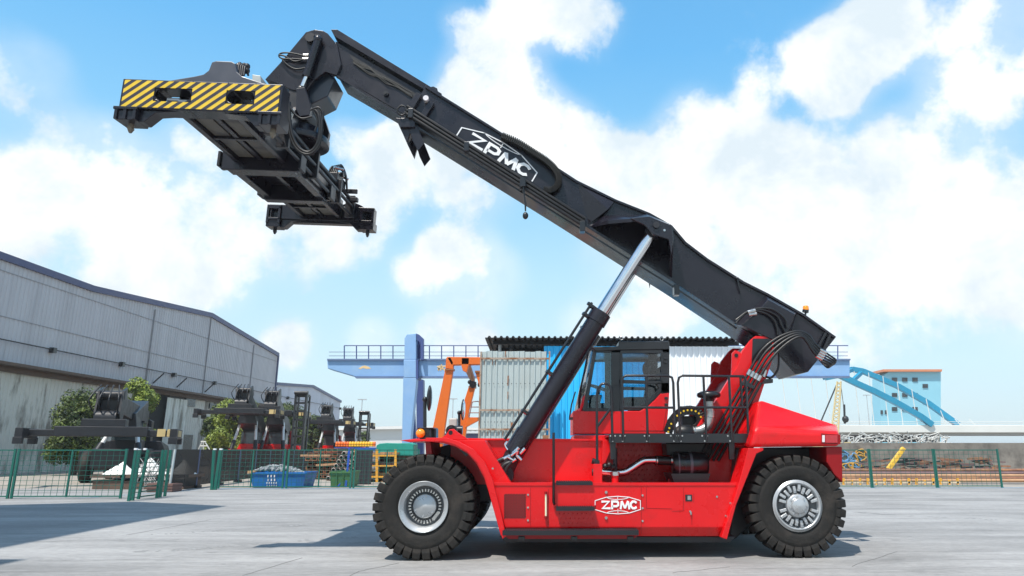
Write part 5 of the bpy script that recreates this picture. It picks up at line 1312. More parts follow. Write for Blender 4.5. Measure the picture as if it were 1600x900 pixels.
for pl in (((738, 628), (747, 627), (750, 630), (750, 652)), ((735, 636), (750, 636)), ((733, 645), (750, 645)), ((738, 628), (733, 652))): m.tube([D(x, y, DO + 2.9) for x, y in pl], .03, 6)
m.build('platform_rail', mat('rail_rust', (.25, .09, .07), .6), og)

# ---------- the corrugated shed behind the truck
def corr(xa, xb, y, z0, z1, pitch=.2, depth=.04, jag=0, nrm=-1):
    m = MB(); v = []; n = int((xb - xa) / pitch); rnd = random.Random(1)
    k = 0
    for i in range(n + 1):
        j = rnd.uniform(-jag, jag)
        for (fr, dy) in ((0, 0), (.55, 0), (.68, depth), (.87, depth)):
            x = xa + (i + fr) * pitch
            if x > xb: continue
            v += [(x, y + dy * nrm, z0), (x, y + dy * nrm, z1 + j)]; k += 1
    m.add(v, [(2 * i, 2 * i + 2, 2 * i + 3, 2 * i + 1) for i in range(k - 1)]); return m
DS = 30.0; sy = CAM.y + DS
RUST = mat('galvanised_sheet', (.46, .52, .51), .5, .15, .08, 1.2, 0, 40, 0, second=(.36, .36, .31), sscale=1.0, smin=.5, smax=.8, stretch=(1, 1, .15))
RUSTB = mat('rust_brown_edge', (.26, .12, .06), .8, 0, .4, 6)
BLUES = mat('blue_sheet', (.025, .50, .90), .5, 0, .05, 1, second=(.03, .44, .82), sscale=1, stretch=(1, 1, .2))
WHTS = mat('white_sheet', (.88, .89, .90), .5, 0, .03, 1)
pw = thing('metal_wall', 'weathered galvanised corrugated wall with rusty rails in front of the blue shed', 'wall', (D(805, 703, DS).x, sy, 0))
xa, xb = D(753, 550, DS).x, D(857.5, 550, DS).x; zt = D(800, 549, DS).z
corr(xa, xb, sy, 0, zt, .22, .05, .02).build('sheeting', RUST, pw)
for y in (560.5, 641, 671):
    z = D(800, y, DS).z; m = MB(); m.box(xa - .02, xb, sy - .09, sy - .052, z - .035, z + .035); m.build('rail', mat('rusted_rail', (.42, .33, .26), .7, 0, .3, 3, second=(.24, .10, .04), sscale=3, smin=.45, smax=.6), pw)
m = MB(); rnd = random.Random(6)
for k in range(34):
    z = rnd.choice([D(800, y, DS).z for y in (560, 560, 641, 671, 671)]) - .06; x = rnd.uniform(xa + .05, xb - .05); l_ = rnd.uniform(.05, .35); w_ = rnd.uniform(.01, .03)
    m.add([(x, sy - .0535, z), (x + w_, sy - .0535, z), (x + w_ * .7, sy - .0535, z - l_), (x + w_ * .3, sy - .0535, z - l_)], [(0, 1, 2, 3)])
for (px, y0, y1, w_) in ((793, 587, 603, .06), (793, 612, 624, .04), (789, 549, 558, .05), (850, 641, 668, .05), (798, 660, 668, .1), (848, 680, 700, .3)):
    p, q = D(px, y0, DS), D(px, y1, DS); m.add([(p.x, sy - .054, p.z), (p.x + w_, sy - .054, p.z), (p.x + w_ * .6, sy - .054, q.z), (p.x, sy - .054, q.z)], [(0, 1, 2, 3)])
m.build('rust_streaks', RUSTB, pw)
m = MB()
for y, st_ in ((600, 7), (660, 5)):
    for x in range(757, 857, st_): q = D(x, y, DS); m.box(q.x, q.x + .03, sy - .058, sy - .05, q.z, q.z + .03)
m.build('rivets', NAVYM, pw)
m = MB(); m.box(xb + .0, xb + .06, sy - .07, sy + .05, 0, zt); m.box(xa - .06, xa, sy - .07, sy + .05, 0, zt - .02); m.build('edge_post', MATS['rusted_rail'], pw)
DB = DS + 1.0; by = CAM.y + DB
sh = thing('shed', 'large corrugated shed with blue and white walls and black sheet roof behind the cab', 'shed', (D(950, 703, DB).x, by, 0))
x0, x1, x2 = D(782, 541, DB).x, D(1030, 541, DB).x, D(1165, 541, DB).x; zs = D(950, 541, DB).z
corr(D(850, 541, DB).x, x1, by, 0, zs, .25, .05).build('blue_wall', BLUES, sh)
corr(x1, x2, by, 0, zs, .25, .05).build('white_wall', WHTS, sh)
m = MB(); m.box(x0, x2, by + 6, by + 6.1, 0, zs); m.box(x2 - .02, x2 + .06, by, by + 6, 0, zs); m.build('rear_wall', WHTS, sh)
RZ = D(950, 526.5, DB - .3).z; RZ2 = RZ - .25
ROOFM = mat('black_sheet_roof', (.012, .011, .012), .6)
m = MB(); v = []; k = 0; xa2, xb2 = D(758, 526, DB - .3).x, D(1160, 526, DB - .3).x; n = int((xb2 - xa2) / .25)
for i in range(n):
    for (fr, dz) in ((0, 0), (.4, 0), (.55, .07), (.85, .07)):
        x = xa2 + (i + fr) * .25; v += [(x, by - .3, RZ + dz - .04), (x, by + 5.5, RZ2 + dz - .04)]; k += 1
m.add(v, [(2 * i, 2 * i + 2, 2 * i + 3, 2 * i + 1) for i in range(k - 1)]); ro = m.build('roof', ROOFM, sh); so3 = ro.modifiers.new('solid', 'SOLIDIFY'); so3.thickness = .05
m = MB()
for yy, zz in ((by + .3, RZ - .12), (by + 2, RZ - .2), (by + 4, RZ - .3)): m.box(xa2 + .3, xb2, yy, yy + .12, zz - .12, zz + .05)
xx = xa2 + 1.0
while xx < xb2: m.box(xx, xx + .1, by + .1, by + 5.2, RZ - .5, RZ - .36); xx += 2.4
m.build('roof_beams', ROOFM, sh)
m = MB(); p = D(781, 545, DB + .6); m.cyl((p.x, p.y, 0), (p.x, p.y, RZ - .2), .07, 10); m.build('roof_post', mat('pale_post', (.6, .6, .58), .6), sh)

# ---------- far low buildings
FW = mat('far_white_wall', (.62, .64, .64), .7, 0, .06, .05)
fb = thing('factory_hall', 'long low white factory hall on the horizon behind the blue crane', 'factory hall', (D(600, 703, 170).x, CAM.y + 170, 0))
m = MB(); slab(m, [(520, 671), (560, 671), (575, 670), (640, 668), (700, 671), (760, 671), (760, 708), (520, 708)], 170, 20); m.build('wall', FW, fb)
m = MB(); slab(m, [(515, 669), (640, 665), (765, 669), (765, 672), (640, 670), (515, 672)], 169, 22); m.build('roof', mat('far_roof', (.72, .72, .70), .7), fb)
fb = thing('depot', 'low dusky blue depot with white ridged roof behind the orange gantry', 'depot', (D(730, 703, 90).x, CAM.y + 90, 0))
m = MB(); slab(m, [(690, 677), (760, 677), (760, 708), (690, 708)], 90, 6); m.build('wall', mat('dusky_blue_wall', (.10, .12, .24), .6), fb)
m = MB(); slab(m, [(688, 674)] + [(690 + i * 4, 673 + (i % 2) * 1.5) for i in range(18)] + [(762, 677), (688, 677)], 89, 7); m.build('roof', FW, fb)

# ---------- bridge on the right
BR = mat('bridge_blue', (.006, .24, .40), .4, 0, .05, .2); BW = mat('bridge_white', (.66, .67, .64), .7, 0, .08, .1)
bt = thing('arch_bridge', 'bright blue steel arch bridge with white hangers and deck at the right', 'bridge', (D(1400, 703, 150).x, CAM.y + 150, 0))
def rib(pts, dist, th):
    m = MB(); q = [D(x, y, dist) for x, y in pts]
    for a, b in zip(q, q[1:]): m.bar(a, b, 1.1, th)
    return m
rib([(1286, 590), (1300, 585), (1331, 577), (1348, 580), (1367, 588), (1402, 603), (1450, 630), (1497, 664)], 158, 1.1).build('arch_rib', BR, bt, bevel=.05)
rib([(1290, 590), (1311, 586), (1340, 600), (1367, 612), (1402, 630), (1440, 652), (1456, 664)], 150, 1.15).build('arch_rib', BR, bt, bevel=.05)
m = MB()
for a, b in (((1311, 587), (1331, 578)), ((1330, 597), (1345, 583))): m.bar(D(*a, 151), D(*b, 157), .7, .7)
m.build('cross_beam', BR, bt)
hg = MB()
for k in range(14):
    x = 1222 + k * 22.5; yt = 589 if x < 1300 else (577 + (x - 1331) ** 2 * .0032 + 3); yt = min(yt, 655)
    hg.tube([D(x, yt, 156), D(x + 9, 664, 156)], .085, 6)
pieces(hg, 'hanger_cable', BW, bt)
m = MB(); slab(m, [(1180, 664), (1700, 664), (1700, 676), (1180, 676)], 150, 9); m.build('deck', BW, bt, bevel=.1)
m = MB(); slab(m, [(1180, 676), (1700, 676), (1700, 680), (1180, 680)], 150.6, 8); 
for x in (1260, 1352, 1455): slab(m, [(x, 680), (x + 14, 680), (x + 14, 712), (x, 712)], 152, 3)
m.build('pier', mat('pier_concrete', (.35, .34, .32), .8), bt)
m = MB(); m.tube([D(1180, 659, 150), D(1700, 659, 150)], .06, 6); m.tube([D(1180, 661.5, 150), D(1700, 661.5, 150)], .05, 6); m.build('parapet_rail', BW, bt)
bb = thing('office_block', 'tall pale blue building with orange roof edge behind the arch bridge', 'building', (D(1420, 703, 190).x, CAM.y + 190, 0))
m = MB(); slab(m, [(1376, 590), (1392, 579), (1470, 579), (1470, 710), (1376, 710)], 190, 5); m.build('wall', mat('pale_blue_wall', (.26, .56, .68), .6, 0, .04, .1), bb)
m = MB(); slab(m, [(1380, 577), (1472, 577), (1472, 580.5), (1380, 580.5)], 189, 7); m.build('roof_edge', mat('orange_edge', (.62, .22, .10), .6), bb)
for (x, y) in ((1394, 590), (1394, 614), (1376.5, 641), (1383, 641), (1394, 636), (1410, 590), (1410, 614), (1410, 636), (1426, 590), (1426, 614), (1426, 636), (1442, 600), (1442, 624)):
    m = MB(); w_ = 3 if x < 1390 else 8; slab(m, [(x, y), (x + w_, y), (x + w_, y + 6), (x, y + 6)], 189.8, .3); m.build('window', MATS['dark_window'], bb)
# yellow lattice crane
YC2 = mat('lattice_yellow', (.62, .50, .26), .6)
lc = thing('lattice_crane', 'yellow lattice crane jib leaning beneath the blue arch', 'crane', (D(1300, 703, 125).x, CAM.y + 125, 0))
m = MB(); a0_, a1_ = (1301, 690), (1311, 596); w0 = 11
for s in (0, 1):
    for dd in (125, 126.3): m.tube([D(a0_[0] - 4 + s * w0 * 1.1, a0_[1], dd), D(a1_[0] - 3 + s * 6, a1_[1], dd)], .13, 6)
for k in range(16):
    t0, t1 = k / 16, (k + 1) / 16
    pL = lambda t: (a0_[0] - 4 + (a1_[0] - 3 - a0_[0] + 4) * t, a0_[1] + (a1_[1] - a0_[1]) * t); pR = lambda t: (a0_[0] - 4 + w0 * 1.1 + (a1_[0] + 3 - a0_[0] + 4 - w0 * 1.1) * t, a0_[1] + (a1_[1] - a0_[1]) * t)
    m.tube([D(*pL(t0), 125), D(*pR(t1), 125)], .08, 5); m.tube([D(*pR(t0), 125), D(*pL(t1), 125)], .08, 5)
m.build('jib', YC2, lc)
m = MB(); m.tube([D(1282, 660, 126), D(1309, 597, 126)], .12, 6); m.tube([D(1313, 597, 126), D(1321, 655, 126)], .05, 5); m.sphere(D(1321, 655, 126), .6, 8, 6); m.tube([D(1319, 632, 126), D(1320, 662, 126)], .18, 6); m.build('guy_line', NAVYM, lc)
m = MB(); p = D(1300, 703, 125); m.box(p.x - 2.5, p.x + 2.5, p.y - 2, p.y + 2, .6, 3.2); m.box(p.x - 3, p.x + 3, p.y - 2.4, p.y + 2.4, 0, .7); m.build('crane_body', YC2, lc)

# ---------- right-hand storage: wall, pipes, barriers
cw_ = MB(); slab(cw_, [(1290, 692), (1700, 692), (1700, 742), (1290, 745)], 47, .4)
o = cw_.build('concrete_wall', mat('stained_concrete', (.22, .20, .175), .85, 0, .3, .8, .2, 10, second=(.10, .09, .08), sscale=1.2, smin=.45, smax=.7)); tag(o, 'stained grey concrete wall behind the rusty pipes at the right', 'wall')
m = MB(); rnd = random.Random(9)
OCH = mat('graffiti_ochre', (.55, .30, .05), .7); BLG = mat('graffiti_blue', (.12, .28, .50), .7)
for mt_, n_, xr in ((OCH, 7, (1318, 1350)), (BLG, 6, (1316, 1345))):
    m = MB()
    for k in range(n_):
        c = D(rnd.uniform(*xr), rnd.uniform(706, 730), 46.95); pts = [c + Vector((.35 * math.cos(a * .9) * rnd.uniform(.5, 1.4), -.003 * k, .3 * math.sin(a * .9) * rnd.uniform(.5, 1.3))) for a in range(8)]
        m.tube(spline(pts, 3), .045, 5)
    m.build('wall_scrawl', mt_, o)
# clutter of pale frames on the wall top
CL = mat('pale_scaffold', (.55, .55, .52), .5, .2)
m = MB(); rnd = random.Random(10)
r = thing('scaffold_heap', 'jumbled pale scaffolding frames heaped behind the concrete wall at the right', 'scaffolding', (D(1360, 703, 49).x, CAM.y + 49, 0))
for k in range(150):
    x = rnd.uniform(1312, 1480); y = rnd.uniform(680, 694); a = D(x, y, 49 + rnd.random() * 2); b = a + Vector((rnd.uniform(-.7, .7), rnd.uniform(-.3, .3), rnd.uniform(-.4, .4))); m.tube([a, b], .035, 5)
for x in range(1316, 1480, 18): m.tube([D(x, 682, 50), D(x, 735, 50)], .05, 5)
m.build('frames', CL, r)
m = MB()
for k in range(9): p = D(1318 + k * 17 + rnd.uniform(-4, 4), 686, 51); m.box(p.x - .3, p.x + .3, p.y, p.y + .4, p.z - .2, p.z + .25)
pieces(m, 'dark_fitting', NAVYM, r)
PIPC = [mat('rust_pipe', (.22, .10, .06), .75, 0, .3, 2, second=(.34, .16, .07), sscale=2), mat('purple_brown_pipe', (.16, .10, .10), .6, 0, .3, 2), mat('pale_rust_pipe', (.42, .24, .13), .7, 0, .25, 2)]
rows = [(735, 2.8, 0, 'topmost dark brown steel pipe of the long stack behind the right fence'), (739.5, 2.6, 1, 'purple brown steel pipe second from the top of the long right stack'), (743.5, 2.4, 2, 'pale rusty steel pipe in the middle of the long right stack'), (747.5, 2.2, 0, 'dark rusty steel pipe near the bottom of the long right stack'), (751, 2.0, 2, 'lowest pale rusty steel pipe of the long right stack')]
for k, (y, r_, ci, lab) in enumerate(rows):
    m = MB(); a, b = D(1296 + k * 2, y, 38 - k * .25), D(1660, y, 38 - k * .25); m.tube([a, b], .085, 12); o = m.build('steel_pipe', PIPC[ci]); tag(o, lab, 'pipe', 'long steel pipes stacked at the right')
YF = mat('barrier_yellow', (.72, .36, .04), .5)
for k in range(5):
    x = 1318 + k * 38; r = thing('pipe_rack', '%s yellow orange pipe rack under the long steel pipes at the right' % ('leftmost', 'second from left', 'third from left', 'fourth from left', 'rightmost')[k], 'pipe rack', (D(x, 703, 36.6).x, CAM.y + 36.6, 0), 'yellow racks under the pipes')
    m = MB()
    for q in (0, 13, 26): m.bar(D(x + q, 747 + (q % 2) * 3, 36.6), D(x + q, 764, 36.6), .09, .09)
    m.build('uprights', YF, r); m = MB(); m.bar(D(x, 754, 36.6), D(x + 30, 754, 36.6), .09, .08); m.bar(D(x, 761.5, 36.6), D(x + 30, 761.5, 36.6), .06, .06); m.build('crossbar', mat('pale_beam', (.6, .5, .36), .6), r)
o = MB().bar(D(1388, 733, 39), D(1412, 700, 39), .22, .2).build('crane_arm', mat('arm_yellow', (.80, .48, .05), .45), bevel=.02); tag(o, 'slanting yellow steel arm leaning over the pipes at the right edge', 'steel arm')

# ---------- green mesh fence
GF = mat('fence_green', (.005, .115, .085), .4, 0, .05, 2)
def fence_panel(x0, x1, label, mid=True, dist=None, lean=0, ytop=702.5, x_is_world=False):
    d_ = dist or FD; a, b = D(x0, 763, d_), D(x1, 763, d_); h = D(x0, ytop, d_).z
    r = thing('mesh_fence', label, 'fence', (a.x, a.y, 0), 'green wire mesh fence panels')
    for x in (a.x, b.x): m = MB(); m.box(x - .035, x + .035, a.y - .035, a.y + .035, 0, h + .03); m.build('post', GF, r)
    if mid: m = MB(); xm = (a.x + b.x) / 2; m.box(xm - .025, xm + .025, a.y - .03, a.y + .03, .05, h); m.build('post', GF, r)
    m = MB(); m.box(a.x + .036, b.x - .036, a.y - .02, a.y + .02, h - .04, h); m.box(a.x + .036, b.x - .036, a.y - .02, a.y + .02, .06, .10); pieces(m, 'rail', GF, r)
    m = MB(); n = int((b.x - a.x) / .21)
    for i in range(1, n): x = a.x + (b.x - a.x) * i / n; m.box(x - .005, x + .005, a.y - .006, a.y + .006, .1, h - .04)
    n = 9
    for i in range(1, n): z = .1 + (h - .14) * i / n; m.box(a.x + .036, b.x - .036, a.y - .014, a.y - .006, z - .006, z + .006)
    m.build('wire_mesh', GF, r)
    return r
fence_panel(341, 441, 'green mesh fence panel in front of the left half of the blue skip')
fence_panel(447, 547, 'green mesh fence panel between the blue skip and the green skip')
fence_panel(552, 652, 'green mesh fence panel partly behind the front tyre')
fence_panel(1262, 1362, 'green mesh fence panel just right of the rear tyre', False)
fence_panel(1364, 1464, 'green mesh fence panel in front of the yellow steel arm at the right', False)
fence_panel(1466, 1566, 'green mesh fence panel at the far right edge', False)
for (x, lab) in ((332, 'thick green fence post with white cap, left of its leaning twin'), (338, 'thick leaning green fence post at the end of the fence')):
    a = G(x + (-2 if x > 335 else -1), 765.5); t = D(x + 1, 703, a.y - CAM.y); r = thing('fence_post', lab, 'fence post', (a.x, a.y, 0)); MB().bar((a.x, a.y, 0), (t.x + (.15 if x > 335 else .05), a.y, t.z), .11, .11).build('post', GF, r); MB().box(t.x - .03 + (.15 if x > 335 else .05), t.x + .08 + (.15 if x > 335 else .05), a.y - .06, a.y + .06, t.z, t.z + .06).build('cap', WHITE, r)
# folded gate leaves near the left edge
for k, (x, yb, lab) in enumerate(((201, 783, 'leftmost green folded gate leaf standing edge-on by the left fence end'), (207, 782, 'middle green folded gate leaf of the bundle at the left'), (216, 780, 'rightmost slightly leaning green folded gate leaf at the left'))):
    a = G(x, yb); r = thing('folded_gate', lab, 'gate', (a.x, a.y, 0), 'folded green gate leaves')
    z = P(x, 703, a.y).z
    m = MB(); m.bar((a.x, a.y, 0), (a.x + (.12 if k == 2 else .02), a.y, z), .08, .08); m.bar((a.x + .1, a.y + 1.6, 0), (a.x + .12, a.y + 1.6, z), .08, .08); m.build('frame', GF, r)
    m = MB()
    for q in range(10): m.box(a.x + .0, a.x + .01, a.y + .04, a.y + 1.58, z * (.05 + q * .098), z * (.05 + q * .098) + .02)
    m.build('wire_mesh', GF, r)
    m = MB(); m.box(a.x - .03, a.x + .06, a.y - .05, a.y + .04, z, z + .06) if k != 1 else m.box(a.x - .03, a.x + .04, a.y - .05, a.y + .04, z, z + .03); m.build('cap', WHITE, r)
fence_panel(20, 190, 'green mesh fence panel running off beyond the left gate', True, 27)
fence_panel(-160, 14, 'green mesh fence panel at the far left edge', True, 27)

# ---------- brown screen fence
def screen_mat():
    m = bpy.data.materials.new('brown_mesh_screen'); m.use_nodes = True; t = m.node_tree; b = t.nodes['Principled BSDF']; n = t.nodes.new; l = t.links.new
    b.inputs['Base Color'].default_value = (.045, .035, .028, 1); b.inputs['Roughness'].default_value = .9; o = t.nodes['Material Output']; tr = n('ShaderNodeBsdfTransparent'); mx_ = n('ShaderNodeMixShader')
    no = n('ShaderNodeTexNoise'); no.inputs['Scale'].default_value = .8; r_ = n('ShaderNodeMapRange'); l(no.outputs['Fac'], r_.inputs['Value']); r_.inputs['To Min'].default_value = .68; r_.inputs['To Max'].default_value = .98
    l(r_.outputs[0], mx_.inputs[0]); l(tr.outputs[0], mx_.inputs[1]); l(b.outputs[0], mx_.inputs[2]); l(mx_.outputs[0], o.inputs['Surface']); return m
SCM = screen_mat()
ga, gb = G(265, 768), G(384, 752); dv = (gb - ga).normalized(); ln = (gb - ga).length; H = 1.66
POSTM = mat('bluish_post', (.12, .14, .24), .5)
for k in range(10):
    a = ga + dv * (ln / 4) * 1.15 * k; b = ga + dv * (ln / 4) * 1.15 * (k + 1)
    ords = ('nearest', 'second', 'third', 'fourth', 'fifth', 'sixth', 'seventh', 'eighth', 'ninth', 'farthest')
    r = thing('screen_fence', 'brown mesh screen fence bay, %s of ten receding behind the green fence' % ords[k], 'screen fence', (a.x, a.y, 0), 'brown mesh screen fence bays')
    m = MB(); n_ = Vector((-dv.y, dv.x, 0)) * .01
    m.loft([a + Vector((0, 0, .12)), a + n_ + Vector((0, 0, .12)), a + n_ + Vector((0, 0, H)), a + Vector((0, 0, H))], [b + Vector((0, 0, .12)), b + n_ + Vector((0, 0, .12)), b + n_ + Vector((0, 0, H)), b + Vector((0, 0, H))]); m.build('screen', SCM, r)
    m = MB(); q = a - Vector((0, .06, 0)); m.tube([q, q + Vector((.05 if k == 0 else 0, 0, H))], .05, 8); m.build('post', POSTM if k else mat('pale_post2', (.45, .5, .5), .5), r)
    m = MB(); m.box(a.x - .15, a.x + .15, a.y - .2, a.y + .2, .004, .12); m.build('foot', NAVYM, r)

# ---------- heaps, skips, stacks
def heap(px, ytop, x0, x1, yb, dist, label, mt_, nm='sand_heap', cat='heap', group=None, seed=1):
    c = D(px, yb, dist); z0 = c.z; zt_ = D(px, ytop, dist).z; rx = (D(x1, yb, dist).x - D(x0, yb, dist).x) / 2; cx_ = (D(x1, yb, dist).x + D(x0, yb, dist).x) / 2
    rnd = random.Random(seed); m = MB(); n, k = 22, 9; v = []; f = []
    for i in range(k + 1):
        t = i / k
        for j in range(n):
            a = 2 * math.pi * j / n; rr = rx * t * (1 + .08 * rnd.uniform(-1, 1)); v.append((c.x * (1 - t) + cx_ * t + rr * math.cos(a), c.y + rr * .9 * math.sin(a), z0 + (zt_ - z0) * ((1 - t) ** 1.15) * (1 + .05 * rnd.uniform(-1, 1))))
    for i in range(k):
        for j in range(n): f.append((i * n + j, i * n + (j + 1) % n, (i + 1) * n + (j + 1) % n, (i + 1) * n + j))
    m.add(v, f, True); return m
WS = mat('white_tarp', (.80, .80, .76), .8, 0, .06, 2, .3, 8)
for k, (px, yt, x0, x1, lab) in enumerate(((232, 715, 206, 262, 'white tarpaulin-covered heap left of the brown screen fence'), (286, 717, 266, 306, 'pale cone-shaped covered heap seen through the brown screen fence'), (190, 722, 160, 214, 'white covered heap behind the green gate leaves at the left'))):
    r = thing('covered_heap', lab, 'heap', (D(px, 742, 34).x, CAM.y + 34, 0), 'white covered heaps')
    heap(px, yt, x0, x1, 741, 34, '', WS, seed=k).build('cover', WS, r)
    m = MB(); a, b = D(x0, 741, 34), D(x1, 741, 34); m.box(a.x, b.x, a.y - .9, a.y + .9, a.z - .12, a.z + .01); m.box(a.x + .1, b.x - .1, a.y - .8, a.y + .8, 0.01, a.z - .25); m.build('pallet_base', BROWN, r)
m = MB(); rnd = random.Random(20); r = thing('rod_bundle', 'tangle of thin grey rods leaning over the white heaps', 'rods', (D(235, 760, 32).x, CAM.y + 32, 0))
for k in range(26):
    a = D(rnd.uniform(212, 266), rnd.uniform(750, 766), 32); a.z = max(a.z, .03); b = D(rnd.uniform(205, 268), rnd.uniform(698, 730), 32.4); m.tube([a, a.lerp(b, rnd.uniform(.5, 1))], .016, 5)
m.build('rods', mat('grey_rods', (.32, .32, .31), .5, .3), r)
o = MB(); slab(o, [(198, 700), (270, 700), (270, 702), (198, 702)], 36, .05); o = None
for k, (x0, x1, y0, lab) in enumerate(((229, 248, 755, 'low brown crate left of the pair under the white heaps'), (250, 268, 756, 'low brown crate right of the pair under the white heaps'))):
    a, b = D(x0, 769, 31), D(x1, 769, 31); m = MB(); z = D(x0, y0, 31).z; m.box(a.x, b.x, a.y, a.y + .8, .006, z); 
    for q in range(3): m.box(a.x - .02, b.x + .02, a.y - .02, a.y + .82, .03 + q * z / 3, .03 + q * z / 3 + .06)
    o = m.build('crate', mat('brown_crate', (.16, .09, .075), .8, 0, .2, 3)); tag(o, lab, 'crate', 'low brown crates')
def skip(x0, x1, yt, yb, dist, mt_, label, name, fill=None):
    a, b = D(x0, yb, dist), D(x1, yb, dist); z1 = D(x0, yt, dist).z; z0 = max(.01, a.z)
    r = thing(name, label, 'skip', ((a.x + b.x) / 2, a.y + .8, 0)); i = (b.x - a.x) * .045; dep = 1.7
    m = MB(); th = .05
    lo = [Vector((a.x + i, a.y + .1, .02)), Vector((b.x - i, a.y + .1, .02)), Vector((b.x - i, a.y + dep - .1, .02)), Vector((a.x + i, a.y + dep - .1, .02))]
    hi = [Vector((a.x, a.y, z1)), Vector((b.x, a.y, z1)), Vector((b.x, a.y + dep, z1)), Vector((a.x, a.y + dep, z1))]
    v = lo + hi; m.add(v, [(0, 3, 2, 1), (0, 1, 5, 4), (1, 2, 6, 5), (2, 3, 7, 6), (3, 0, 4, 7)]); ob = m.build('tub', mt_, r); s_ = ob.modifiers.new('s', 'SOLIDIFY'); s_.thickness = .03
    m = MB()
    for p, q in zip(hi, hi[1:] + hi[:1]): m.bar(p, q, .07, .07)
    for t in (.33, .66): m.bar(lo[0].lerp(lo[1], t), hi[0].lerp(hi[1], t) - Vector((0, .02, 0)), .05, .05) if name == 'waste_skip' else None
    m.build('rim', mt_, r); return r, a, b, z1
BSK = mat('skip_blue', (.01, .16, .48), .5, 0, .12, 1.5, second=(.02, .10, .30), sscale=1.3, smin=.5, smax=.7); GSK = mat('skip_green', (.06, .17, .06), .6, 0, .15, 2)
r, a, b, z1 = skip(389, 476, 739, 764, FD + .6, BSK, 'blue steel skip heaped with grey rubble behind the green fence', 'rubble_skip')
hm = heap(432, 726, 394, 471, 740, FD + 1.4, '', None, seed=5); rb = MB(); rnd = random.Random(15)
c0 = D(432, 740, FD + 1.4)
for k in range(420):
    u = rnd.uniform(-1, 1); vv = rnd.uniform(-.8, .8); ww = max(0, 1 - abs(u) ** 2.2) * (1 - vv * vv * .5); p = Vector((c0.x + u * 1.12 , c0.y + vv * .7, z1 - .05 + .36 * ww * rnd.uniform(.6, 1)))
    rb.sphere(p, rnd.uniform(.035, .10), 5, 3, (1, 1, .8))
rb.sm = [False] * len(rb.sm); rb.build('rubble', mat('grey_rubble', (.26, .28, .29), .9, 0, .35, 4), r)
# four rows of small white characters, worn beyond reading
m = MB(); rnd = random.Random(17)
for row, (n_, y) in enumerate(((3, 744), (3, 750), (5, 754.5), (5, 759))):
    for i in range(n_):
        px = 424 + (i - n_ / 2 + .5) * (5.0 if n_ == 3 else 3.6); c = D(px, y, FD + .6); h_ = .042 if n_ == 3 else .03; yy = a.y + .1 - (y < 752) * 0 - .03
        f_ = (D(px, y, FD + .6).z / z1); yy = a.y + .1 * (1 - f_) - .045
        for q in range(3): m.box(c.x - h_ * .8, c.x + h_ * .8, yy, yy + .01, c.z - h_ + q * h_ * .85, c.z - h_ + q * h_ * .85 + .018)
        m.box(c.x - .01, c.x + .01, yy - .001, yy + .01, c.z - h_, c.z + h_)
m.build('lettering', WHITE, r)
m = MB(); m.box(a.x - .12, a.x + .1, a.y - .05, a.y + .3, z1 - .02, z1 + .09); m.box(a.x + .1, a.x + .22, a.y - .05, a.y + .2, z1 + .03, z1 + .12); m.build('loose_scraps', mat('orange_scrap', (.5, .3, .15), .7), r)
skip(514, 546, 738, 764, FD + .9, GSK, 'small green steel skip left of the front tyre behind the fence', 'waste_skip')
ORD_ = ('first', 'second', 'third', 'fourth', 'fifth', 'sixth', 'seventh', 'eighth', 'ninth', 'tenth')
# stacks of pipes with open ends toward the yard
def pipe_end(c, r_, ln_, mt_, lab, grp):
    m = MB(); m.lathe((c.x, c.y, c.z), [(0, r_ * .72), (0, r_), (ln_, r_), (ln_, r_ * .72), (0, r_ * .72)], 14, 'Y'); o = m.build('pipe', mt_, origin=(c.x, c.y, c.z)); tag(o, lab, 'pipe', grp); return o
GP = mat('grey_pipe', (.34, .31, .29), .6, .3, .25, 3, second=(.22, .12, .07), sscale=3)
base = D(512, 756, 42); base.z = .13; first = None; rr = .125
for row in range(7):
    for i in range(9 - row):
        c = Vector((base.x + (i + row * .5) * rr * 2.02, base.y + (i * 7 % 3) * .05, base.z + row * rr * 1.76))
        if first is None: o = first = pipe_end(c, rr, 5, GP, 'x', 'grey pipes stacked behind the green skip')
        else: o = first.copy(); col.objects.link(o); o.location = c
        o['label'] = 'grey pipe, %s from left, %s row up, in the triangular stack behind the green skip' % (ORD_[i], ORD_[row])
base = D(478, 756, 44); first = None
for row in range(7):
    for i in range(5):
        if row == 6 and i in (0,): continue
        c = Vector((base.x + i * .36 + .05 * (row % 2), base.y + (row * 5 % 4) * .12, .16 + row * .245))
        if first is None:
            m = MB(); 
            m.add([(-.16, 0, -.10), (.16, 0, -.10), (.16, 0, .10), (-.16, 0, .10), (-.11, 0, -.06), (.11, 0, -.06), (.11, 0, .06), (-.11, 0, .06)] + [(x, 5, z) for x, z in ((-.16, -.10), (.16, -.10), (.16, .10), (-.16, .10), (-.11, -.06), (.11, -.06), (.11, .06), (-.11, .06))],
                  [(0, 1, 5, 4), (1, 2, 6, 5), (2, 3, 7, 6), (3, 0, 4, 7), (0, 8, 9, 1), (1, 9, 10, 2), (2, 10, 11, 3), (3, 11, 8, 0), (4, 5, 13, 12), (5, 6, 14, 13), (6, 7, 15, 14), (7, 4, 12, 15)])
            first = m.build('hollow_beam', PIPC[0], origin=(0, 0, 0)); first.location = c; tag(first, 'x', 'beam', 'rusty beams stacked behind the fence'); o = first
        else: o = first.copy(); col.objects.link(o); o.location = c
        o['label'] = 'rusty hollow beam, %s from left, %s layer up, left of the grey pipes' % (ORD_[i], ORD_[row])
for k in range(4):
    a = D(470 + k * 14, 712 + (k % 2) * 2.5, 44); m = MB(); m.bar(a, a + Vector((2.2, .3, .02)), .12, .1); 
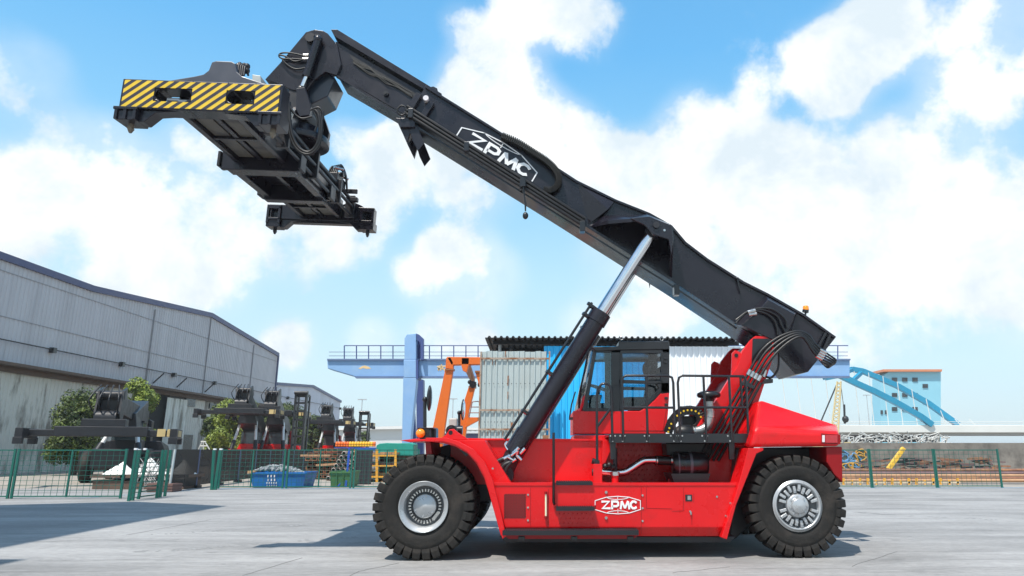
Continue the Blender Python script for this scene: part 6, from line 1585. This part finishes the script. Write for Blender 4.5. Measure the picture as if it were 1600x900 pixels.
for k, (x0, x1, y, lab) in enumerate(((470, 516, 711.5, 'long rusty bar lying across the top of the beam stack'), (494, 540, 727, 'long pale rusty bar lying over the grey pipe stack'))):
    o = MB().bar(D(x0, y, 43.2), D(x1, y - 3 * k, 43.2), .14, .12).build('steel_bar', PIPC[2]); tag(o, lab, 'bar')
# yellow trestles and timber behind the front tyre
for k, (x, lab) in enumerate(((540, 'blue trestle post beside the green skip'),)):
    m = MB(); a = D(x, 765, FD + 1.0); o = MB(); o.bar((a.x, a.y, 0), (a.x + .05, a.y, 1.75), .09, .09); o.bar((a.x - .35, a.y, .05), (a.x + .02, a.y, .5), .05, .05); o = o.build('trestle', mat('trestle_blue', (.02, .08, .45), .5)); tag(o, lab, 'trestle')
r = thing('storage_rack', 'yellow storage rack with timber and steel between the green skip and tyre', 'storage rack', (D(582, 703, 40).x, CAM.y + 40, 0))
m = MB()
for x in (556, 589, 618): m.bar(D(x, 758, 40), D(x, 702, 40), .12, .12)
for y in (712, 728, 745): m.bar(D(556, y, 40), D(618, y, 40), .10, .08)
m.build('frame', YF, r)
rnd = random.Random(23)
for y in (708, 723, 740, 754):
    m = MB()
    for k in range(7): a = D(558 + k * 9, y + rnd.uniform(-1, 2), 40.2); m.box(a.x, a.x + .28, a.y, a.y + 2, a.z - .12, a.z + rnd.uniform(.0, .1))
    m.build('stored_timber', PIPC[rnd.randrange(3)] if y != 740 else mat('timber', (.32, .20, .10), .8, 0, .2, 3), r)
o = MB(); a, b = D(553, 764, 37.5), D(577, 764, 37.5); o.box(a.x, b.x, a.y, a.y + .3, 0.006, 1.62)
for k in range(6): o.box(a.x + k * (b.x - a.x) / 6, a.x + k * (b.x - a.x) / 6 + .05, a.y - .03, a.y, .006, 1.62)
o = o.build('dark_panel_stack', mat('dark_panel', (.035, .033, .04), .6)); tag(o, 'dark upright stack of panels just left of the yellow storage rack', 'panel stack')
# teal sheet, orange and yellow drums along the top
o = MB(); a = D(588, 711, 41); b = D(646, 711, 41)
pts = [(588, 712), (588, 696), (593, 693), (604, 692), (622, 692.5), (640, 692), (646, 694), (646, 712)]; slab(o, pts, 41, 1.4); o = o.build('tarpaulin', mat('teal_tarp', (.01, .28, .22), .6, 0, .15, 2, .4, 5), bevel=.03); tag(o, 'teal green tarpaulin draped over a load just left of the front fender', 'tarpaulin')
ob = MB(); a = D(590, 760, 41.2); b = D(645, 760, 41.2); ob.box(a.x, b.x, a.y, a.y + 1.1, .006, D(600, 712, 41.2).z - .005); ob = ob.build('covered_load', BROWN); tag(ob, 'brown stacked load under the teal green tarpaulin', 'load')
tb = MB(); a = D(522, 699, 48); b = D(586, 699, 48); tb.box(a.x, b.x, a.y, a.y + 1.6, a.z - .35, a.z); 
tb = tb.build('flatbed', mat('flatbed_blue', (.02, .1, .4), .5)); 
fl = thing('flatbed_trailer', 'blue flatbed trailer carrying the yellow rollers left of the blue crane leg', 'trailer', (a.x, a.y, 0)); tb.parent = fl; tb.location = tb.location - Vector(fl.location)
for x in (a.x + .5, b.x - .5):
    for yy in (a.y + .1, a.y + 1.3): MB().lathe((x, yy, .42), [(0, .2), (.02, .4), (.22, .4), (.24, .2)], 16).build('wheel', TYRE, fl)
MB().box(a.x + .1, b.x - .1, a.y + .5, a.y + 1.1, .42, a.z - .351).build('trailer_frame', NAVYM, fl)
DR = [mat('roller_yellow', (.80, .45, .03), .5), mat('roller_orange', (.75, .16, .02), .5)]
fdr = {}
for k in range(15):
    c = D(526 + k * 4.2, 698, 48.3); ci = 1 if k in (0, 1, 2, 3, 4, 14) else 0
    if ci not in fdr:
        m = MB(); z_ = c.z + .002; m.lathe((c.x, c.y, z_), [(0, .0001), (0, .085), (.05, .1), (.07, .085), (.12, .085), (.14, .1), (.19, .085), (.30, .08), (.32, .0001)], 12, 'Z')
        o = m.build('roller', DR[ci], origin=(c.x, c.y, z_)); fdr[ci] = o; tag(o, ('short yellow upright roller in the row on the blue trailer', 'orange upright roller at an end of the row on the blue trailer')[ci], 'roller', ('yellow rollers on the blue trailer', 'orange rollers on the blue trailer')[ci])
    else: o = fdr[ci].copy(); col.objects.link(o); o.location = (c.x, c.y, c.z + .002)
    o['label'] = '%s upright roller, %s of the row on the blue trailer' % (('yellow', 'orange')[ci], ('%s from left' % ORD_[k] if k < 8 else 'rightmost' if k == 14 else '%s from right' % ORD_[14 - k]))
o = MB(); p = D(320, 703, 60)
r = thing('steel_trestle', 'pale pyramid-shaped steel trestle by the foot of the warehouse wall', 'trestle', (D(318, 703, 60).x, CAM.y + 60, 0)); m = MB()
for a, b in (((309, 705), (316, 690)), ((318, 690), (318, 705)), ((320, 690), (329, 705)), ((314, 690), (322, 690)), ((313, 697), (325, 697))): m.tube([D(*a, 60), D(*b, 60)], .05, 6)
m.build('frame', CL, r)

# ---------- added unseen shadow caster, shaped as a gantry crane, for the slab's long shadow
sv = Vector((-sd.x / sd.z, -sd.y / sd.z, 0)); HG = 20
shadow_caster = thing('gantry_crane', 'added pale blue crane-shaped shadow caster outside the left edge, only its shadow in view', 'gantry crane', (-30, 4, 0))
tri = [G(335, 792), G(190, 817), G(-200, 890), G(-200, 795), G(190, 785)]
tri = [q - sv * HG + Vector((0, 0, HG)) for q in tri]
m = MB(); m.loft(tri, [q + Vector((0, 0, .9)) for q in tri]); m.build('girder', GB, shadow_caster, bevel=.03)
for (x, y) in ((tri[2].x + 1, tri[2].y + .5), (tri[3].x + 1, tri[3].y - .5)):
    m = MB(); m.box(x - .5, x + .5, y - .5, y + .5, .0, HG); m.build('leg', GB, shadow_caster, bevel=.03)

# faint tread prints left by tyres
m = MB(); rnd = random.Random(31)
for pl in (((225, 836), (330, 830), (420, 824), (520, 817)), ((205, 862), (300, 858), (420, 848), (560, 839)), ((1335, 800), (1420, 806), (1560, 812))):
    q = spline([G(x, y) for x, y in pl], 14)
    for a, b in zip(q, q[1:]):
        n_ = max(1, int((b - a).length / .17)); d = (b - a) / n_; s_ = Vector((-d.y, d.x, 0)).normalized()
        for i in range(n_):
            if rnd.random() < .35: continue
            o_ = a + d * i; w0_, w1_ = -.16 + rnd.uniform(0, .1), .16 - rnd.uniform(0, .1)
            m.add([o_ + s_ * w0_ + Vector((0, 0, .003)), o_ + d * .5 + s_ * w0_ + Vector((0, 0, .003)), o_ + d * .5 + s_ * w1_ + d * .3 + Vector((0, 0, .003)), o_ + s_ * w1_ + d * .3 + Vector((0, 0, .003))], [(0, 1, 2, 3)])
struct(m.build('tread_prints', mat('tread_dust', (.25, .247, .24), .9, 0, .3, 3)))

# brown steel offcuts behind the long pipes
rnd = random.Random(41)
r = thing('steel_offcuts', 'brown heap of mixed steel offcuts between the long pipes and the concrete wall', 'scrap', (D(1400, 703, 43).x, CAM.y + 43, 0))
for mt_, n_ in ((PIPC[0], 60), (PIPC[1], 50), (NAVYM, 40)):
    m = MB()
    for k in range(n_):
        x = rnd.uniform(1335, 1560); y = rnd.uniform(716, 746); a = D(x, y, 43 + rnd.random() * 1.5); a.z = max(a.z, .1)
        b = a + Vector((rnd.uniform(-1.2, 1.2), rnd.uniform(-.3, .3), rnd.uniform(-.12, .12))); b.z = max(b.z, .1); m.bar(a, b, .09, rnd.uniform(.05, .14))
    m.build('offcut_layer', mt_, r)
# slab joints, partly worn away
m = MB()
for (p, q) in ((G(380, 899), G(470, 872)), (G(198, 836), G(330, 812)), (G(1330, 885), G(1402, 862))):
    pts = [p.lerp(q, i / 8) + Vector((rnd.uniform(-.02, .02), rnd.uniform(-.02, .02), 0)) for i in range(9)]
    for a, b in zip(pts, pts[1:]): m.bar(a, b, .012, .006)
struct(m.build('hair_cracks', MATS['joint_dirt']))
# warm-weather air
hz_ = MB().box(-1600, 1600, -450, 2600, -1.0, 24.0)
ho_ = hz_.build('haze', bpy.data.materials.new('air'), None); ho_['kind'] = 'stuff'; ho_['label'] = 'thin pale air over the yard'
am = ho_.data.materials[0]; am.use_nodes = True; t_ = am.node_tree; t_.nodes.clear(); o_ = t_.nodes.new('ShaderNodeOutputMaterial'); v_ = t_.nodes.new('ShaderNodeVolumePrincipled')
v_.inputs['Color'].default_value = (.86, .92, .96, 1); v_.inputs['Density'].default_value = .0004; t_.links.new(v_.outputs[0], o_.inputs['Volume'])
